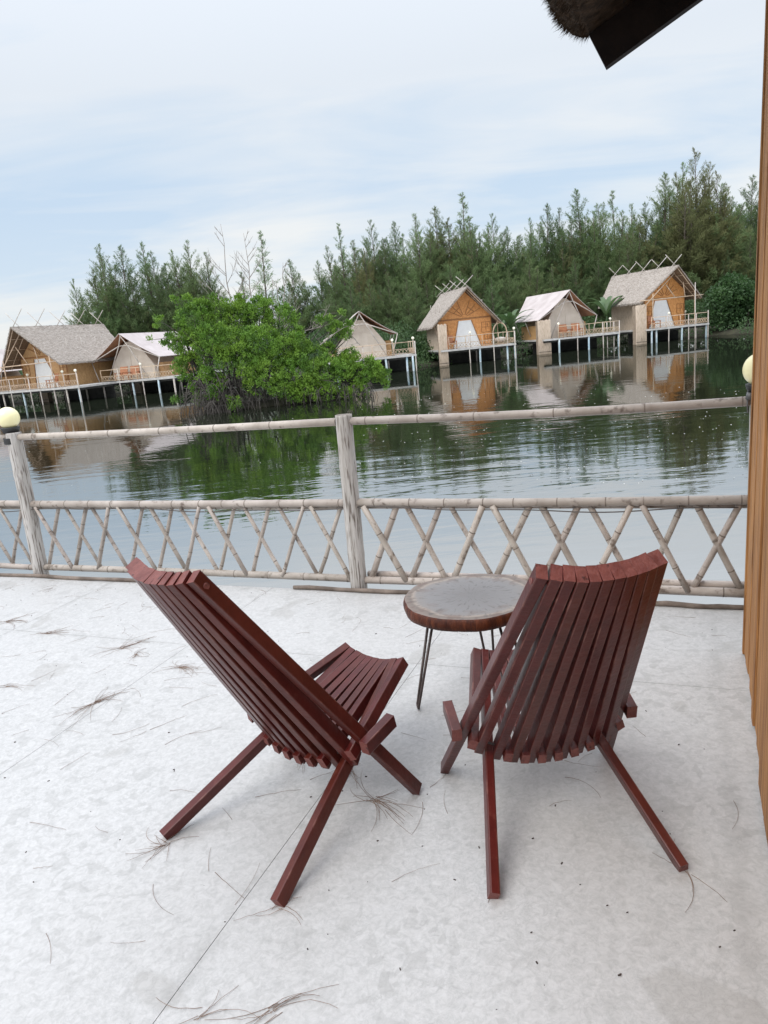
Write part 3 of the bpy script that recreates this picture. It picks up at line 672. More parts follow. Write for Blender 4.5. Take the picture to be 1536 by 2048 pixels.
def ridge_sticks(root, y0, y1, hr, n, ln, rng):
    for k in range(n):
        y = y0 + (y1 - y0) * k / (n - 1) if n > 1 else y0
        for g in (-1, 1):
            mb = MB(); yy = y + g * .10 + rng.uniform(-.08, .08); sl = rng.uniform(.75, 1.0) * ln
            mb.tube([(g * .55, yy, hr - .28), (-g * sl * .74, yy + rng.uniform(-.05, .05), hr + .17 + sl * .70)], .028, 6)
            mb.build('ridge_stick', 'bamboo_pale', root)
def roof_slab(root, name, ridge_f, ridge_b, eave_f, eave_b, hr, ze, hx, th, mats, rng, nu=26, nv=14, rough=.03, sag=0.0):
    "two pitched sheets with real thickness; ridge runs along y and may project past the eaves"
    mb = MB()
    for g in (-1, 1):
        top, bot = [], []
        for i in range(nv + 1):
            t = i / nv
            yf = ridge_f + (eave_f - ridge_f) * t; yb = ridge_b + (eave_b - ridge_b) * t
            for j in range(nu + 1):
                y = yf + (yb - yf) * j / nu; x = g * hx * t; z = hr + (ze - hr) * t - sag * math.sin(math.pi * t)
                e = rough * mnoise.noise(Vector((y * 2.2, t * 9, g * 5.0))) if rough else 0
                ed = rough * 1.5 * rng.uniform(-1, 1) if (i == nv or j in (0, nu)) else 0
                top.append((x + (g * ed if i == nv else 0), y + (ed if j in (0, nu) else 0), z + e + (abs(.5 * rough) * ((i % 2) - .5)))); bot.append((x, y, z - th))
        o = len(mb.v); n = len(top); k = nu + 1
        fs_t = [(i * k + j, i * k + j + 1, (i + 1) * k + j + 1, (i + 1) * k + j) for i in range(nv) for j in range(nu)]
        mb.add(top + bot, fs_t if g < 0 else [f[::-1] for f in fs_t], 0, False)
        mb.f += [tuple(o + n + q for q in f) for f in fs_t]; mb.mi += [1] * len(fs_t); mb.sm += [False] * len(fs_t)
        rim = [j for j in range(k)] + [i * k + nu for i in range(1, nv + 1)] + [nv * k + j for j in range(nu - 1, -1, -1)] + [i * k for i in range(nv - 1, 0, -1)]
        for a, b in zip(rim, rim[1:] + rim[:1]):
            mb.f.append((o + a, o + b, o + n + b, o + n + a)); mb.mi.append(0); mb.sm.append(False)
    return mb.build(name, mats, root)

def make_hut(label, X, Y, yaw, w_, hr, ze, oe, of, oef, lb, leb, deck, stl, seed, gable='woven_orange', porch=False, scr=None, door=(-1.15, 1.15, -.55, .5, 2.0), sticks=(5, 1.0), rails=None, pattern=True):
    rng = random.Random(seed); root = thing('stilt_hut', label, 'hut', (X, Y, 0), R(yaw), 'thatched huts on stilts across the water')
    hw = w_ / 2; hx = hw + oe; k = (hr - ze) / hx; zw = hr - k * hw - .16; L = leb - .5
    apex = hr - .2
    mb = MB()
    # front panel with the door left open as a gap
    d0, d1, t0, t1, dh = door
    pl, pr = [(-hw, 0), (d0, 0), (t0, dh), (-hw, dh)], [(d1, 0), (hw, 0), (hw, dh), (t1, dh)]
    pc = [(-hw, dh), (hw, dh), (hw, zw), (0, apex), (-hw, zw)]
    for poly in (pl, pr, pc):
        n = len(poly); b = len(mb.v)
        vs = [(x, 0, z) for x, z in poly] + [(x, .06, z) for x, z in poly]
        mb.add(vs, [tuple(range(n)), tuple(range(n, 2 * n))[::-1]] + [(i, n + i, n + (i + 1) % n, (i + 1) % n) for i in range(n)], 0)
    gp = mb.build('gable_wall', gable, root)
    mb = MB(); mb.add([(d0 - .0, .03, 0), (d1, .03, 0), (t1, .03, dh), (t0, .03, dh), (d0, .05, 0), (d1, .05, 0), (t1, .05, dh), (t0, .05, dh)], [(0, 1, 2, 3), (7, 6, 5, 4), (0, 3, 7, 4), (1, 5, 6, 2)], 0)
    mb.build('door_curtain', 'door_white', root)
    mb = MB(); T = lambda x0, z0, x1, z1, r=.028: mb.box(Vector(((x0 + x1) / 2, -.012, (z0 + z1) / 2)), Vector((x1 - x0, 0, z1 - z0)) / 2, Vector((0, .022, 0)), Vector((-(z1 - z0), 0, x1 - x0)).normalized() * r)
    T(-hw, dh + .14, hw, dh + .14, .055); T(d0, 0, t0, dh); T(d1, 0, t1, dh); T(-hw + .03, 0, -hw + .03, zw, .03); T(hw - .03, 0, hw - .03, zw, .03)
    if pattern:
        cz = dh + .22; span = apex - cz
        for a in (25, 45, 68, 112, 135, 155):
            ca, sa = math.cos(R(a)), math.sin(R(a)); ln = .82 / (abs(ca) / hw * .9 + sa / span)
            T(.25 * ca, cz + .25 * sa, ca * ln, cz + sa * ln, .02)
        for a0, a1 in ((25, 45), (45, 68), (112, 135), (135, 155)):
            f_ = .52; pts = [(math.cos(R(a)) * f_ / (abs(math.cos(R(a))) / hw * .9 + math.sin(R(a)) / span), cz + math.sin(R(a)) * f_ / (abs(math.cos(R(a))) / hw * .9 + math.sin(R(a)) / span)) for a in (a0, a1)]
            T(*pts[0], *pts[1], .018)
        for g in (-1, 1):
            xo = g * (hw - .12); xi = g * (hw - .82)
            for z0, z1 in ((1.08, 1.86), (.16, .9)):
                xi2 = xi if z0 > 1 else g * (hw - .62)
                T(xo, z0, xi2, z0, .016); T(xo, z1, xi2, z1, .016); T(xo, z0, xo, z1, .016); T(xi2, z0, xi2, z1, .016)
                xm = (xo + xi2) / 2; zm = (z0 + z1) / 2; T(xm, z0 + .14, xm, z1, .014); T(xo, zm, xi2, zm, .014); T(xm + g * .15, zm, xm + g * .15, z1 - .12, .014)
    mb.build('wall_trim', 'trim_dark', gp)
    for nm, x0, x1 in (('side_wall', -hw, -hw + .06), ('side_wall', hw - .06, hw)):
        mb = MB(); mb.bx(x0, x1, .06, L, -.1, zw); mb.build(nm, 'bamboo_wall' if gable == 'woven_orange' else 'woven_tan', root)
    mb = MB(); mb.add([(-hw, L, -.1), (hw, L, -.1), (hw, L, zw), (0, L, apex), (-hw, L, zw)], [(0, 1, 2, 3, 4)]); mb.bx(-hw + .06, hw - .06, .08, L - .02, -.05, -.01); mb.build('rear_wall', 'woven_tan', root)
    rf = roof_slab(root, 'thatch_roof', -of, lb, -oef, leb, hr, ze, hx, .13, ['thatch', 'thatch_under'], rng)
    mb = MB()
    for q in range(1500):
        g = rng.choice((-1, 1)); y_ = rng.random(); e = rng.random(); f = .13 * rng.random()
        if e < .5: a = Vector((g * hx, -oef + (leb + oef) * y_, ze - f)); dr = Vector((g * .72, rng.uniform(-.25, .25), -.6))
        elif e < .8: a = Vector((g * hx * y_, -of + (of - oef) * y_, hr + (ze - hr) * y_ - f)); dr = Vector((g * .45, -.6, -.5))
        else: a = Vector((g * .02, -of + (lb + of) * y_, hr - .02)); dr = Vector((g * .7, rng.uniform(-.4, .4), rng.uniform(-.2, .7)))
        dr = dr.normalized(); ln = rng.uniform(.05, .20) if e < .8 else rng.uniform(.05, .14); sd_ = Vector((rng.uniform(-1, 1), 1, 0)).normalized() * .018
        mb.add([a - sd_ - dr * .08, a + sd_ - dr * .08, a + dr * ln], [(0, 1, 2)])
    mb.build('straw_fringe', 'thatch', rf)
    # bamboo rafters under the front overhang
    mb = MB()
    for g in (-1, 1):
        mb.tube([(0, -of + .18, hr - .2), (g * (hx - .1), -oef + .12, ze - .12)], .035, 6); mb.tube([(0, -of * .4, hr - .22), (g * hx * .97, -oef * .4, ze - .14)], .03, 6)
    for t in (.25, .5, .75, .96): 
        for g in (-1, 1): mb.tube([(g * hx * t, -of + (of - oef) * t + .08, hr - (hr - ze) * t - .165), (g * hx * t, .2, hr - (hr - ze) * t - .165)], .022, 6)
    if porch:
        yb = -oef - .25; zt = ze + .12
        mb.tube([(-hx - .3, yb, zt - .02), (hx * .97, yb, zt + .05)], .045, 6)
        for g in (-1, 1): mb.tube([(g * (hw + .1), yb, 0), (g * (hw + .05), yb, zt + .5)], .05, 6)
        mb.tube([(0, yb - .1, hr - .6), (-hx - .35, yb, zt - .9)], .04, 6); mb.tube([(-.85, yb, hr - 1.5), (.15, yb, zt)], .035, 6); mb.tube([(hw * .55, yb, zt), (hw * .45, yb, zt + 1.25)], .035, 6)
    else:
        for g in (-1, 1): mb.tube([(g * (hx - .25), -oef + .1, ze + .1), (g * (hw + .02), -.02, ze - .9)], .03, 6)
    mb.build('roof_pole', 'bamboo_tan', root)
    # short lashing poles standing through the thatch
    for g in (-1, 1):
        for yy in (.8, 2.3, 3.8):
            mb = MB(); t = .62; z = hr - (hr - ze) * t; mb.tube([(g * hx * t, yy, z - .3), (g * hx * t, yy, z + .75)], .022, 6); mb.build('lashing_pole', 'bamboo_pale', root)
    ridge_sticks(root, -of + .5, lb - .5, hr, sticks[0], sticks[1], rng)
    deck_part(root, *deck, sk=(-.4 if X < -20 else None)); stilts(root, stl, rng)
    if scr: screen(root, *scr, rng)
    if rails:
        mb = MB()
        for line in rails: railing(mb, line)
        mb.build('railing', 'bamboo_tan', root)
    return root

H1 = make_hut('long thatched hut at the far end with a deep shady porch and white door curtain', -25.88, 59.9, -26.4, 5.08, 4.83, 1.8, .74, 2.34, 1.33, 6.98, 6.0, (-4.3, 5.6, -2.0, 6.2),
    [(-4.2, -1.95, 'b', 1.0), (-3.7, -1.9, 'w', -.1), (-3.1, -1.8, 'w', -.1), (-1.9, -1.95, 'b', .9), (-.9, -1.7, 'p', -.1), (.3, -1.95, 'b', .9), (1.3, -1.9, 'b', 1.0), (2.7, -1.8, 'w', -.1), (4.0, -1.8, 'w', -.1), (5.3, -1.8, 'p', -.1), (5.5, -1.95, 'b', 1.0), (0, 1.5, 'w', -.1), (2.5, 1.5, 'w', -.1), (4.5, 2, 'w', -.1)], 31,
    gable='woven_tan', porch=True, rails=[[(-4.25, 2, 0), (-4.25, -1.95, 0), (5.55, -1.95, 0)]], sticks=(5, 1.5), scr=(-2.9, -1.9, 1.4, -.1, -2.3), pattern=True, door=(-1.3, 1.5, -1.0, .3, 2.3))
H3 = make_hut('orange woven gable hut with a tapering white door, beside the round swing seat', 7.86, 60.21, 8.0, 4.43, 4.67, 1.82, .66, 1.47, .6, 7.17, 4.69, (-2.45, 3.7, -1.5, 5.0),
    [(-.15, -1.45, 'b', 1.0), (.75, -1.35, 'p', -.1), (1.85, -1.45, 'b', .95), (3.0, -1.3, 'p', -.1), (3.3, -.6, 'b', .9), (3.6, -1.4, 'p', -.1), (3.62, -1.47, 'b', .95), (-1.6, 1.2, 'w', -.1), (1.2, 1.2, 'w', -.1)], 33,
    rails=[[(-1.75, -1.45, 0), (3.65, -1.45, 0), (3.65, 3, 0)]], scr=(-2.55, -1.9, -1.35, 1.95, -2.3), sticks=(4, .95), door=(-1.05, 1.3, -.5, .57, 2.12))
H5 = make_hut('orange gabled hut with steep grey thatch nearest the dense green bank', 26.18, 65.8, 18.2, 4.27, 5.04, 2.27, 1.08, 1.76, .94, 7.26, 5.08, (-3.0, 3.25, -1.8, 5.2),
    [(-2.75, -1.7, 'p', -.1), (-2.2, -1.6, 'p', -.1), (-1.0, -1.75, 'b', 1.0), (.4, -1.7, 'p', -.1), (1.05, -1.75, 'b', .9), (1.75, -1.75, 'b', 3.5), (2.2, -1.4, 'b', .9), (3.15, -1.75, 'b', 1.1), (3.1, -1.6, 'p', -.1), (0, 1.2, 'w', -.1)], 35,
    porch=True, rails=[[(-2.8, -1.75, 0), (3.2, -1.75, 0), (3.2, 2.5, 0)]], scr=(-3.95, -2.9, -1.2, 2.05, -2.3), sticks=(5, 1.1), door=(-1.7, 1.1, -1.05, .25, 2.3))

def make_tent(label, X, Y, yaw, w_, hr, ze, oe, of, oef, lb, leb, deck, stl, seed, scr=None, rails=None):
    rng = random.Random(seed); root = thing('canvas_tent', label, 'tent', (X, Y, 0), R(yaw), 'canvas tents on stilts across the water')
    hw = w_ / 2; hx = hw + oe; k = (hr - ze) / hx
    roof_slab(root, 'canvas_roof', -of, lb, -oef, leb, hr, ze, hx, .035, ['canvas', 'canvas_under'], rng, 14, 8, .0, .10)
    # inner tent: front sheet with rounded shoulders, side sheets, back
    mb = MB(); pts = [(-hw, 0), (hw, 0), (hw, 1.0)]; zc = hr - .62
    for q in range(9):
        t = q / 8; pts.append((hw * (1 - t) * (1 - .08 * math.sin(math.pi * t)), 1.0 + (zc - 1.0) * (math.sin(t * math.pi / 2) ** .9)))
    pts += [(-x, z) for x, z in pts[2:-1][::-1]]
    n = len(pts); L = leb - .3
    mb.add([(x, .0, z) for x, z in pts] + [(x, L, z) for x, z in pts], [tuple(range(n)), tuple(range(n, 2 * n))[::-1]] + [(i, n + i, n + (i + 1) % n, (i + 1) % n) for i in range(n)], 0)
    mb.build('inner_tent', 'canvas_wall', root)
    mb = MB()
    for x0, x1, z1 in ((-.55, -.1, 1.9), (.1, .55, 1.9)): mb.bx(x0, x1, -.03, -.005, .05, z1)
    mb.build('door_flap', 'canvas_wall', root)
    for x0, x1 in ((-hw - .45, -hw - .02), (hw + .02, hw + .45)):
        mb = MB(); mb.bx(x0, x1, .5, L - .3, -.05, 1.15); mb.build('side_wall', 'woven_tan', root)
    # bamboo A-frame
    mb = MB(); zt = hr - .95; y = -of * .72; xi = .42
    for g in (-1, 1):
        mb.tube([(-g * .05, -of + .12, hr - .1), (g * xi, y, zt), (g * (hw + .35) * .82, y * .9 - .15, .0)], .042, 6)
        mb.tube([(g * xi, y, zt), (g * hx * .99, -oef, ze - .03)], .042, 6)
        mb.tube([(g * hx * .99, -oef, ze - .03), (g * (hx - .55), -oef - .1, .0)], .038, 6)
        mb.tube([(g * hx * .99, leb - .3, ze - .03), (g * (hx - .6), leb - .5, -.2)], .038, 6); mb.tube([(g * hx * .99, leb * .45, ze - .03), (g * (hx - .6), leb * .45, .0)], .038, 6)
    mb.tube([(-xi, y, zt), (xi, y, zt)], .042, 6); mb.tube([(0, -of + .05, hr - .06), (0, lb - .05, hr - .06)], .04, 6)
    mb.build('bamboo_frame', 'bamboo_pale', root)
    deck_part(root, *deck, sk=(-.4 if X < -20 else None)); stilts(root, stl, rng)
    if scr: screen(root, *scr, rng)
    if rails:
        mb = MB()
        for line in rails: railing(mb, line)
        mb.build('railing', 'bamboo_tan', root)
    return root
make_tent('cream canvas tent beside the long thatched hut, partly behind the mangrove', -19.04, 60.5, -19.9, 4.04, 3.63, 1.61, 1.26, 1.13, .88, 6.64, 6.0, (-1.9, 4.9, -1.8, 6),
    [(-1.8, -1.75, 'w', -.1), (-1.7, -1.6, 'p', -.1), (-.2, -1.75, 'b', 1.0), (.9, -1.6, 'p', -.1), (2.0, -1.75, 'b', 1.0), (3.4, -1.7, 'p', -.1), (4.8, -1.7, 'w', -.1), (3.6, 1, 'w', -.1), (1.2, 1.4, 'w', -.1)], 42, rails=[[(-1.85, -1.75, 0), (4.85, -1.75, 0)]], scr=(-1.6, -.6, 1.2, -.1, -2.3))
make_tent('pinkish white canvas tent standing between two orange gabled huts', 16.85, 63.88, 13.05, 3.6, 3.82, 1.6, .93, 1.17, .65, 7.18, 4.36, (-2.7, 4.3, -1.6, 5.2),
    [(-1.35, -1.55, 'p', -.1), (.35, -1.55, 'b', 1.0), (1.4, -1.5, 'p', -.1), (2.7, -1.55, 'b', .95), (3.3, -1.2, 'b', .9), (3.9, -1.3, 'b', .9), (4.2, -1.5, 'p', -.1), (4.25, -1.57, 'b', .95), (0, 1.2, 'w', -.1)], 44, rails=[[(-1.4, -1.55, 0), (4.25, -1.55, 0), (4.25, 2.5, 0)]], scr=(-3.05, -1.95, -1.15, 1.55, -2.3))
make_tent('cream canvas tent mostly hidden behind the mangrove thicket', -.5, 56.2, 4.0, 3.7, 3.45, 1.62, .9, 1.1, .6, 6.3, 4.5, (-2.6, 3.9, -1.5, 5),
    [(-2, -1.4, 'p', -.1), (0, -1.4, 'b', .9), (1.6, -1.4, 'p', -.1), (3.2, -1.3, 'p', -.1), (3.6, -1.45, 'p', -.1), (3.85, -1.45, 'b', .95), (2, 1, 'w', -.1)], 46, rails=[[(-2.5, -1.45, 0), (3.85, -1.45, 0), (3.85, 2.5, 0)]])
make_tent('canvas tent cut off by the picture edge beyond the long thatched hut', -34.2, 61.5, -27.0, 3.8, 3.5, 1.6, 1.0, 1.1, .8, 6.0, 5.4, (-3.0, 4.3, -1.7, 5.5),
    [(-2.5, -1.6, 'w', -.1), (-.6, -1.6, 'p', -.1), (1.2, -1.6, 'b', .9), (2.6, -1.6, 'w', -.1), (4.2, -1.6, 'b', 1.0)], 48, rails=[[(-2.9, -1.65, 0), (4.2, -1.65, 0)]])

# small things standing on the far decks
def local(X, Y, yaw, x, y, z=0.0):
    a = R(yaw); return Vector((X + x * math.cos(a) - y * math.sin(a), Y + x * math.sin(a) + y * math.cos(a), z))
hh = {'h1': (-25.88, 59.9, -26.4), 't2': (-19.04, 60.5, -19.9), 'h3': (7.86, 60.21, 8.0), 't4': (16.85, 63.88, 13.05), 'h5': (26.18, 65.8, 18.2), 't6': (-.5, 56.2, 4.0)}
LAMPS = [('h1', -4.2, -1.9, 'at the far corner of the long hut deck'), ('h1', -1.6, -.4, 'in front of the woven wall of the long hut'), ('h1', 3.0, -1.0, 'right of the long hut door curtain'), ('h1', 5.4, -1.9, 'where the long hut deck meets the tent deck'),
         ('t2', 2.0, -1.75, 'on the railing before the cream tent beside the long hut'), ('h3', 3.6, -1.4, 'on the outer deck corner past the swing seat'), ('h3', .0, -1.42, 'on the railing before the tapering white door'), ('t4', -1.35, -1.5, 'beside the bamboo screen of the pinkish white tent'),
         ('t4', 1.9, .4, 'by the poles of the pinkish white tent'), ('t4', 4.1, -.4, 'at the deck end past the pinkish white tent'), ('h5', -.95, -1.7, 'on the railing before the white door of the steep thatched hut'), ('h5', 2.4, .2, 'against the orange wall of the steep thatched hut'),
         ('t6', 2.2, -1.4, 'on the deck railing right of the mangrove thicket'), ('t6', 3.8, -.9, 'at the outer deck corner of the hidden tent')]
for q, (k, x, y, lab) in enumerate(LAMPS):
    t = thing('rail_lamp', 'small pale globe lamp ' + lab, 'lamp', local(*hh[k], x, y), 0, 'small globe lamps on the far decks')
    mb = MB(); mb.tube([(0, 0, 0), (0, 0, 1.06)], .028, 8); mb.build('lamp_post', 'bamboo_pale', t)
    mb = MB(); mb.sphere((0, 0, 1.16), .105, 14, 9); mb.build('globe', 'globe_small', t)
def lounge_chair(loc, rz, label):
    t = thing('lounge_chair', label, 'chair', loc, rz, 'small wooden chairs on the far decks')
    mb = MB(); mb.bx(-.36, .36, -.38, .35, .36, .44); mb.build('seat', 'furniture_wood', t)
    mb = MB(); mb.box((0, .36, .72), (.36, 0, 0), (0, .03, .008), (0, .09, .34)); mb.build('backrest', 'furniture_wood', t)
    for sx in (-1, 1):
        mb = MB(); mb.bx(sx * .36 - .04, sx * .36 + .04, -.38, .38, .58, .63); mb.build('armrest', 'furniture_wood', t)
        for yy in (-.33, .33):
            mb = MB(); mb.bx(sx * .36 - .03, sx * .36 + .03, yy - .03, yy + .03, 0, .58); mb.build('leg', 'furniture_wood', t)
for k, x, y, rz, lab in (('t2', -.4, -1.1, 0, 'wooden chair left of the tent door beside the long hut'), ('t2', .7, -1.0, .3, 'wooden chair right of the tent door beside the long hut'), ('t4', -.5, -1.0, 0, 'wooden chair by the screen of the pinkish white tent'), ('t4', .6, -1.0, -.2, 'wooden chair mid deck before the pinkish white tent'),
                      ('h5', -2.0, -1.1, .2, 'wooden chair beside the white door of the steep thatched hut'), ('h1', 2.1, -1.3, -.4, 'wooden chair beside the white door curtain of the long hut'), ('h3', -1.5, -1.0, .1, 'wooden chair in the corner by the tapering white door')):
    a = hh[k]; lounge_chair(local(*a, x, y), R(a[2]) + rz, lab)
def swing_seat():
    t = thing('swing_seat', 'round wicker swing seat with a hoop frame on the hut deck', 'swing seat', local(*hh['h3'], 2.8, -.3), R(10))
    mb = MB(); pts = [(.58 * math.sin(a), .0, .92 - .78 * math.cos(a)) for a in [2 * math.pi * k / 30 for k in range(31)]]; mb.tube(pts, .05, 8); mb.build('hoop', 'bamboo_tan', t)
    mb = MB(); mb.sphere((0, 0, .38), .48, 20, 10, 0, .42); mb.build('basket', 'bamboo_pale', t)
    mb = MB(); mb.tube([(0, .5, 0), (0, .5, 1.75), (0, 0, 1.7)], .035, 8); mb.bx(-.4, .4, -.4, .55, 0, .04); mb.build('stand', 'bamboo_tan', t)
swing_seat()

# ------------------------------------------------------------------ casuarina trees
def casuarina_mesh(seed, H=16.0, Rb=3.0, leaders=((0, 0, 1.0),), nb=70, dense=1.0, base=.06, tipw=1.0, blade=.8):
    """feathery ascending branches hung with thin needle sprays. returns (trunk mesh, crown mesh)"""
    g = np.random.default_rng(seed); tr = MB(); T0, T1, T2 = [], [], []
    for (lx, ly, hf) in leaders:
        h = H * hf; fork = H * (.0 if hf == 1.0 else g.uniform(.2, .4))
        k = 9; pts = []
        wob = g.uniform(-1, 1, 2) * .35
        for i in range(k + 1):
            t = i / k; z = h * t
            off = 0 if z < fork else (z - fork) / max(h - fork, .1)
            off = off ** .6
            pts.append(Vector((lx * off + wob[0] * math.sin(t * 3.1) * .5, ly * off + wob[1] * math.sin(t * 2.6) * .5, z)))
        tr.tube(pts, [max(.010, .015 + (H * .0105) * hf * (1 - i / k) ** 1.1) for i in range(k + 1)], 6)
        P = np.array([list(p) for p in pts]); n_b = int(nb * hf)
        for b in range(n_b):
            t = base + (1 - base) * ((b + g.random()) / n_b) ** .92
            if hf < 1 and h * t < fork: continue
            f = t * k; i = min(int(f), k - 1); org = P[i] + (P[i + 1] - P[i]) * (f - i)
            az = g.uniform(0, 2 * math.pi)
            Lb = Rb * (1 - t) ** .80 * g.uniform(.5, 1.12) * (.85 if hf < 1 else 1) + .14 * tipw
            el = R(g.uniform(12, 42) + 30 * t)
            d0 = np.array([math.cos(az) * math.cos(el), math.sin(az) * math.cos(el), math.sin(el)])
            ns = max(4, int(Lb * 5.0 * dense))
            ss = ((np.arange(ns) + g.random(ns)) / ns) ** .75 * .82 + .18
            pos = org + d0 * (Lb * ss)[:, None]; pos[:, 2] += Lb * .20 * ss ** 2 - Lb * .08 * ss ** 4
            tr.tube([Vector(org), Vector(org + d0 * Lb * .5 + np.array([0, 0, Lb * .05])), Vector(pos[-1])], [.010 + .010 * Lb, .007 + .005 * Lb, .004], 4, cap=False)
            m_ = 7
            up = .35 + .5 * t
            dirs = unit(d0 * .65 + g.normal(0, .50, (ns * m_, 3)) + np.array([0, 0, up]))
            o = np.repeat(pos, m_, 0) + g.normal(0, .04 + .17 * (1 - t), (ns * m_, 3))
            ln = blade * g.uniform(.5, 1.15, (ns * m_, 1)) * (.32 + .85 * (1 - t))
            side = unit(np.cross(dirs, g.normal(0, 1, (ns * m_, 3)))) * g.uniform(.020, .046, (ns * m_, 1)) * (.42 + .80 * (1 - t))
            mid = o + dirs * ln * .5; tip = o + dirs * ln - np.array([0, 0, 1.0]) * ln * .12
            T0.append(o); T1.append(mid + side); T2.append(tip); T0.append(o); T1.append(tip); T2.append(mid - side)
    A, B, Cc = (np.concatenate(x) for x in (T0, T1, T2))
    return tr.mesh('trunk', ['bark']), tri_mesh('crown', np.stack([A, B, Cc], 1), ['casuarina'])
VAR = [casuarina_mesh(1, 16, 5.6, ((0, 0, 1),), 120), casuarina_mesh(2, 16, 5.4, ((0, 0, 1), (1.4, .4, .84)), 95), casuarina_mesh(3, 16, 5.0, ((0, 0, 1), (-1.3, -.5, .88), (1.0, -.6, .76)), 80),
       casuarina_mesh(4, 16, 6.2, ((0, 0, 1), (1.9, 0, .86), (-1.7, .6, .8)), 85, 1.0, .03), casuarina_mesh(5, 16, 6.4, ((0, 0, 1), (-1.5, .5, .9)), 105, 1.0, .03)]
THIN = casuarina_mesh(7, 16, 2.9, ((0, 0, 1),), 72, .75, .12)
OLIVE = casuarina_mesh(9, 16, 6.0, ((0, 0, 1), (2.0, .2, .92), (-1.8, .5, .88), (.5, -.9, .84)), 80, 1.0, .03)
OLIVE[1].materials[0] = MATS['casuarina_olive']
def plant_tree(px, py, Y, var, label, group, wide=1.0, seed=0):
    p = at(px, py, Y); base_z = WATER_Z + .55; H = p.z - base_z; s = H / 16.0
    t = thing('casuarina_tree', label, 'tree', (p.x, Y, base_z), random.Random(seed).uniform(0, 6.28), group)
    t.scale = (s * wide, s * wide, s); tl = random.Random(seed * 7 + 1); t.rotation_euler = (R(tl.gauss(0, 1.6)), R(tl.gauss(0, 1.6)), t.rotation_euler[2])
    link_mesh('trunk', var[0], t); link_mesh('crown', var[1], t)
LW = 'feathery dark green casuarina in the dense treeline behind the stilt huts'
LWG = 'casuarinas of the dense treeline'
LL = 'feathery casuarina in the clump behind the long thatched hut'
LLG = 'casuarinas of the separate left clump'
rng = random.Random(8)
for i, (px, py, Y, v, wd) in enumerate([(152, 560, 84, 1, .95), (180, 512, 82, 2, 1.1), (199, 491, 80, 1, 1.0), (239, 494, 81, 0, 1.2), (289, 487, 82, 2, 1.1), (312, 507, 80, 4, 1.0), (353, 503, 81, 4, 1.1), (379, 484, 82, 3, 1.05), (402, 507, 83, 1, 1.1), (424, 560, 82, 3, 1.0), (268, 560, 79, 3, 1.2), (335, 570, 79, 4, 1.3), (215, 575, 79, 3, 1.2), (400, 590, 78, 3, 1.3), (170, 600, 79, 4, 1.1)]):
    plant_tree(px, py, Y, VAR[v], LL, LLG, wd, i)
plant_tree(513, 464, 84, THIN, 'slim sparse casuarina standing alone behind the mangrove between two bare trees', None, 1.25, 50)
plant_tree(484, 545, 86, THIN, 'thin see-through casuarina just left of the lone slim casuarina', None, 1.6, 51)
plant_tree(587, 519, 83, VAR[0], 'short bushy casuarina rising over the right shoulder of the mangrove', None, 1.15, 52)
plant_tree(612, 549, 84, VAR[2], 'small casuarina beside the bushy one above the mangrove', None, 1.0, 53)
for i, (px, py, Y, v, wd) in enumerate([(640, 523, 84, 0, .9), (665, 492, 85, 2, 1.0), (681, 447, 84, 5, 1.1), (708, 482, 83, 1, 1.05), (745, 443, 84, 3, .95), (764, 480, 82, 4, 1.0), (783, 446, 85, 0, 1.0), (806, 470, 82, 3, .95), (830, 429, 84, 1, .95), (852, 460, 82, 4, 1.05), (870, 417, 85, 0, 1.15), (898, 460, 83, 3, .9), (923, 391, 84, 5, 1.35), (926, 440, 83, 1, 1.0), (950, 470, 82, 4, 1.1), (984, 431, 84, 3, .9), (1016, 456, 85, 2, 1.1), (1034, 475, 83, 4, 1.0), (1057, 440, 84, 3, .85), (1088, 411, 85, 0, .95), (1110, 420, 86, 1, .85), (1145, 443, 83, 4, 1.0), (1171, 379, 84, 0, 1.05), (1190, 425, 83, 3, .9), (1203, 408, 86, 2, .9), (1234, 380, 88, 5, 1.2), (1240, 425, 83, 4, 1.0), (1258, 411, 85, 1, .9), (1290, 408, 84, 4, .95), (1312, 440, 82, 3, .9), (1325, 352, 84, 0, 1.1), (1352, 330, 85, 1, .95), (1463, 396, 86, 4, .9), (1503, 355, 85, 4, 1.0), (1545, 372, 84, 3, .95), (1590, 360, 85, 1, 1.0), (1640, 380, 84, 4, 1.0), (1700, 370, 85, 3, 1.0),
      # second, lower rank closer to the water
      (660, 590, 77, 4, 1.3), (700, 565, 76, 3, 1.15), (740, 560, 77, 1, 1.3), (775, 545, 76, 3, 1.1), (815, 555, 75, 4, 1.3), (850, 560, 78, 3, 1.1), (905, 530, 78, 4, 1.3), (950, 545, 78, 3, 1.1), (985, 555, 76, 1, 1.3), (1020, 540, 77, 3, 1.1), (1060, 520, 79, 4, 1.3), (1105, 530, 79, 3, 1.1), (1150, 520, 79, 4, 1.3), (1195, 505, 80, 3, 1.1), (1240, 500, 81, 4, 1.3), (1285, 490, 82, 3, 1.05), (1330, 480, 82, 1, 1.3), (1460, 500, 78, 3, 1.0), (1505, 470, 79, 4, 1.2), (1545, 500, 76, 3, 1.0), (1600, 480, 78, 4, 1.2), (1680, 490, 78, 3, 1.2)]):
    plant_tree(px, py, Y, THIN if v == 5 else VAR[v], LW, LWG, wd, 100 + i)
for i, (px, py, Y, wd, lab) in enumerate([(1398, 300, 82, .95, 'tallest olive tinted casuarina, its airy top rising above the steep thatched hut'), (1436, 345, 81, .85, 'olive casuarina just right of the tallest one'), (1380, 400, 80, 1.0, 'broad olive casuarina in front of the tallest one'), (722, 500, 81, .8, 'olive casuarina behind the half hidden tent')]):
    plant_tree(px, py, Y, OLIVE, lab, None, wd, 200 + i)

